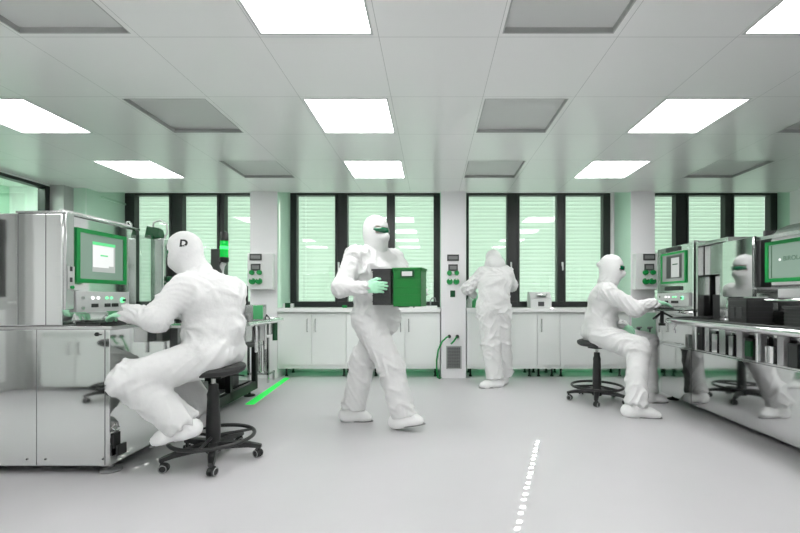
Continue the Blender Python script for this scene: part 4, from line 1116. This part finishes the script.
# --- person walking through the middle with two crates
CX = dict(x=-.28, y=3.16)
make_person('person in white coverall walking through the middle of the room, carrying crates', dict(
    pelvis=(-.475, 3.40, .93), chest=(-.465, 3.39, 1.25), neck=(-.465, 3.385, 1.475),
    shL=(-.33, 3.52, 1.39), shR=(-.62, 3.28, 1.385), elL=(-.20, 3.46, 1.16), elR=(-.70, 3.12, 1.13), wrL=(-.09, 3.31, 1.10), wrR=(-.52, 3.08, 1.13),
    hipL=(-.40, 3.47, .88), hipR=(-.54, 3.33, .88), knL=(-.60, 3.49, .50), knR=(-.33, 3.29, .49),
    anL=(-.665, 3.47, .13), anR=(-.235, 3.24, .13), heelL=(-.75, 3.47, .0), toeL=(-.51, 3.45, 0), heelR=(-.29, 3.24, .012), toeR=(-.06, 3.16, .065), soleL=(0, 0, 1), soleR=(-.23, .08, 1),
    head=(-.462, 3.365, 1.605), face=(.83, -.50, -.08), size=1.0,
    gloveR=dict(d=(.97, .05, .02), n=(.15, .95, 0), s=(0, .1, 1), curl=[18, 20, 22, 26], thumb=.2), gloveL=dict(d=(-.1, -.95, -.1), n=(-1, 0, 0), s=(0, 0, 1), curl=20)), 23)
A = R(-12)
def rot(cx, cy, a): return Matrix.Translation((cx, cy, 0)) @ Matrix.Rotation(a, 4, 'Z') @ Matrix.Translation((-cx, -cy, 0))
ribbed_crate('black wafer carrier held against the chest by the gloved hand of the walking person', -.445, -.299, 3.11, 3.27, .995, 1.275, M_crate, 'carrier', None, rot(-.3, 3.2, A), 6)
c = ribbed_crate('green crate with a white tag held by the walking person', -.272, -.055, 3.09, 3.27, .985, 1.28, M_cgreen, 'crate', None, rot(-.3, 3.2, A), 5)
MB().box((-.20, 3.074, 1.216), (-.12, 3.0805, 1.250), .001, rot(-.3, 3.2, A)).build('white_tag', M_white, c)
MB().box((-.215, 3.081, 1.205), (-.105, 3.089, 1.262), .001, rot(-.3, 3.2, A)).build('tag_holder', M_dgreen, c)

# --- person standing at the worktop, back to the camera
make_person('person in white coverall standing with the back to the camera, bent over the worktop', dict(
    pelvis=(.735, 4.84, .93), chest=(.755, 4.87, 1.23), neck=(.765, 4.93, 1.455),
    shL=(.625, 4.91, 1.345), shR=(.895, 4.89, 1.345), elL=(.435, 4.95, 1.165), elR=(.985, 5.01, 1.20), wrL=(.53, 5.14, 1.09), wrR=(.83, 5.19, 1.20),
    hipL=(.66, 4.82, .88), hipR=(.82, 4.85, .88), knL=(.70, 4.80, .50), knR=(.845, 4.90, .50),
    anL=(.735, 4.77, .13), anR=(.89, 4.96, .13), heelL=(.80, 4.78, 0), toeL=(.555, 4.72, 0), heelR=(.865, 4.93, 0), toeR=(.925, 5.15, 0),
    head=(.765, 5.05, 1.52), face=(-.25, .8, -.62), size=1.0,
    gloveL=dict(d=(.5, .75, -.2), n=(0, 0, -1), s=(1, -.4, 0), curl=20), gloveR=dict(d=(-.6, .3, .45), n=(0, 1, 0), s=(0, 0, 1), curl=25)), 37, collar=.115)
# --- person seated at the keyboard tray on the right
make_person('person in white coverall sitting on a stool at the right, hand on keyboard', dict(
    pelvis=(1.69, 4.10, .715), chest=(1.725, 4.07, 1.02), neck=(1.765, 4.06, 1.215),
    shL=(1.80, 4.24, 1.115), shR=(1.685, 3.90, 1.105), elL=(1.76, 4.34, .88), elR=(1.905, 3.79, .945), wrL=(1.925, 4.10, .775), wrR=(2.115, 3.86, 1.002),
    hipL=(1.69, 4.20, .69), hipR=(1.68, 4.0, .69), knL=(2.20, 4.16, .585), knR=(1.905, 3.74, .57),
    shin=.90, anL=(2.185, 4.10, .13), anR=(1.80, 3.57, .13), heelL=(2.12, 4.09, 0), toeL=(2.36, 4.06, 0), heelR=(1.73, 3.60, 0), toeR=(2.00, 3.53, 0),
    head=(1.80, 4.05, 1.352), face=(.97, -.20, -.12), size=1.0,
    gloveR=dict(d=(.96, .2, -.06), n=(0, 0, -1), s=(-.2, 1, 0), curl=[12, 12, 14, 16]), gloveL=dict(d=(.5, -.3, -.8), n=(-.3, .85, -.4), s=(.8, 0, .5), curl=10)), 41, hood_tail=(0, -.13, .02))

# ------------------------------------------------------------------ daylight, camera, colour management
sun = bpy.data.lights.new('sun', 'SUN'); sun.energy = 19.0; sun.angle = R(.12); sun.color = (1, .99, .95)
so = bpy.data.objects.new('sun', sun); COL.objects.link(so); so.location = (3, 12, 6)
el = R(20.9); hz = Vector((-.341, -1, 0)).normalized()
so.rotation_euler = Vector((0, 0, -1)).rotation_difference(Vector((hz.x * math.cos(el), hz.y * math.cos(el), -math.sin(el)))).to_euler()
w = bpy.data.worlds.new('world'); SC.world = w; w.use_nodes = True
w.node_tree.nodes['Background'].inputs['Color'].default_value = (.80, .92, .86, 1)
w.node_tree.nodes['Background'].inputs['Strength'].default_value = .9
cam = bpy.data.cameras.new('camera'); co = bpy.data.objects.new('camera', cam); COL.objects.link(co)
cam.sensor_fit = 'HORIZONTAL'; cam.sensor_width = 36; cam.lens = 36 * F / 800
cam.shift_x = (400 - PX) / 800; cam.shift_y = (PY - 266.5) / 800
cam.clip_start = .02; co.location = (0, 0, CH); co.rotation_euler = (R(90), 0, 0)
SC.camera = co
SC.view_settings.view_transform = 'Standard'; SC.view_settings.look = 'None'
SC.view_settings.exposure = .62; SC.view_settings.gamma = 1; SC.view_settings.use_curve_mapping = False
cy = SC.cycles; cy.max_bounces = 12; cy.diffuse_bounces = 6; cy.glossy_bounces = 6; cy.transmission_bounces = 4; cy.transparent_max_bounces = 16
cy.sample_clamp_indirect = 6; cy.use_denoising = True; cy.caustics_reflective = False; cy.caustics_refractive = False
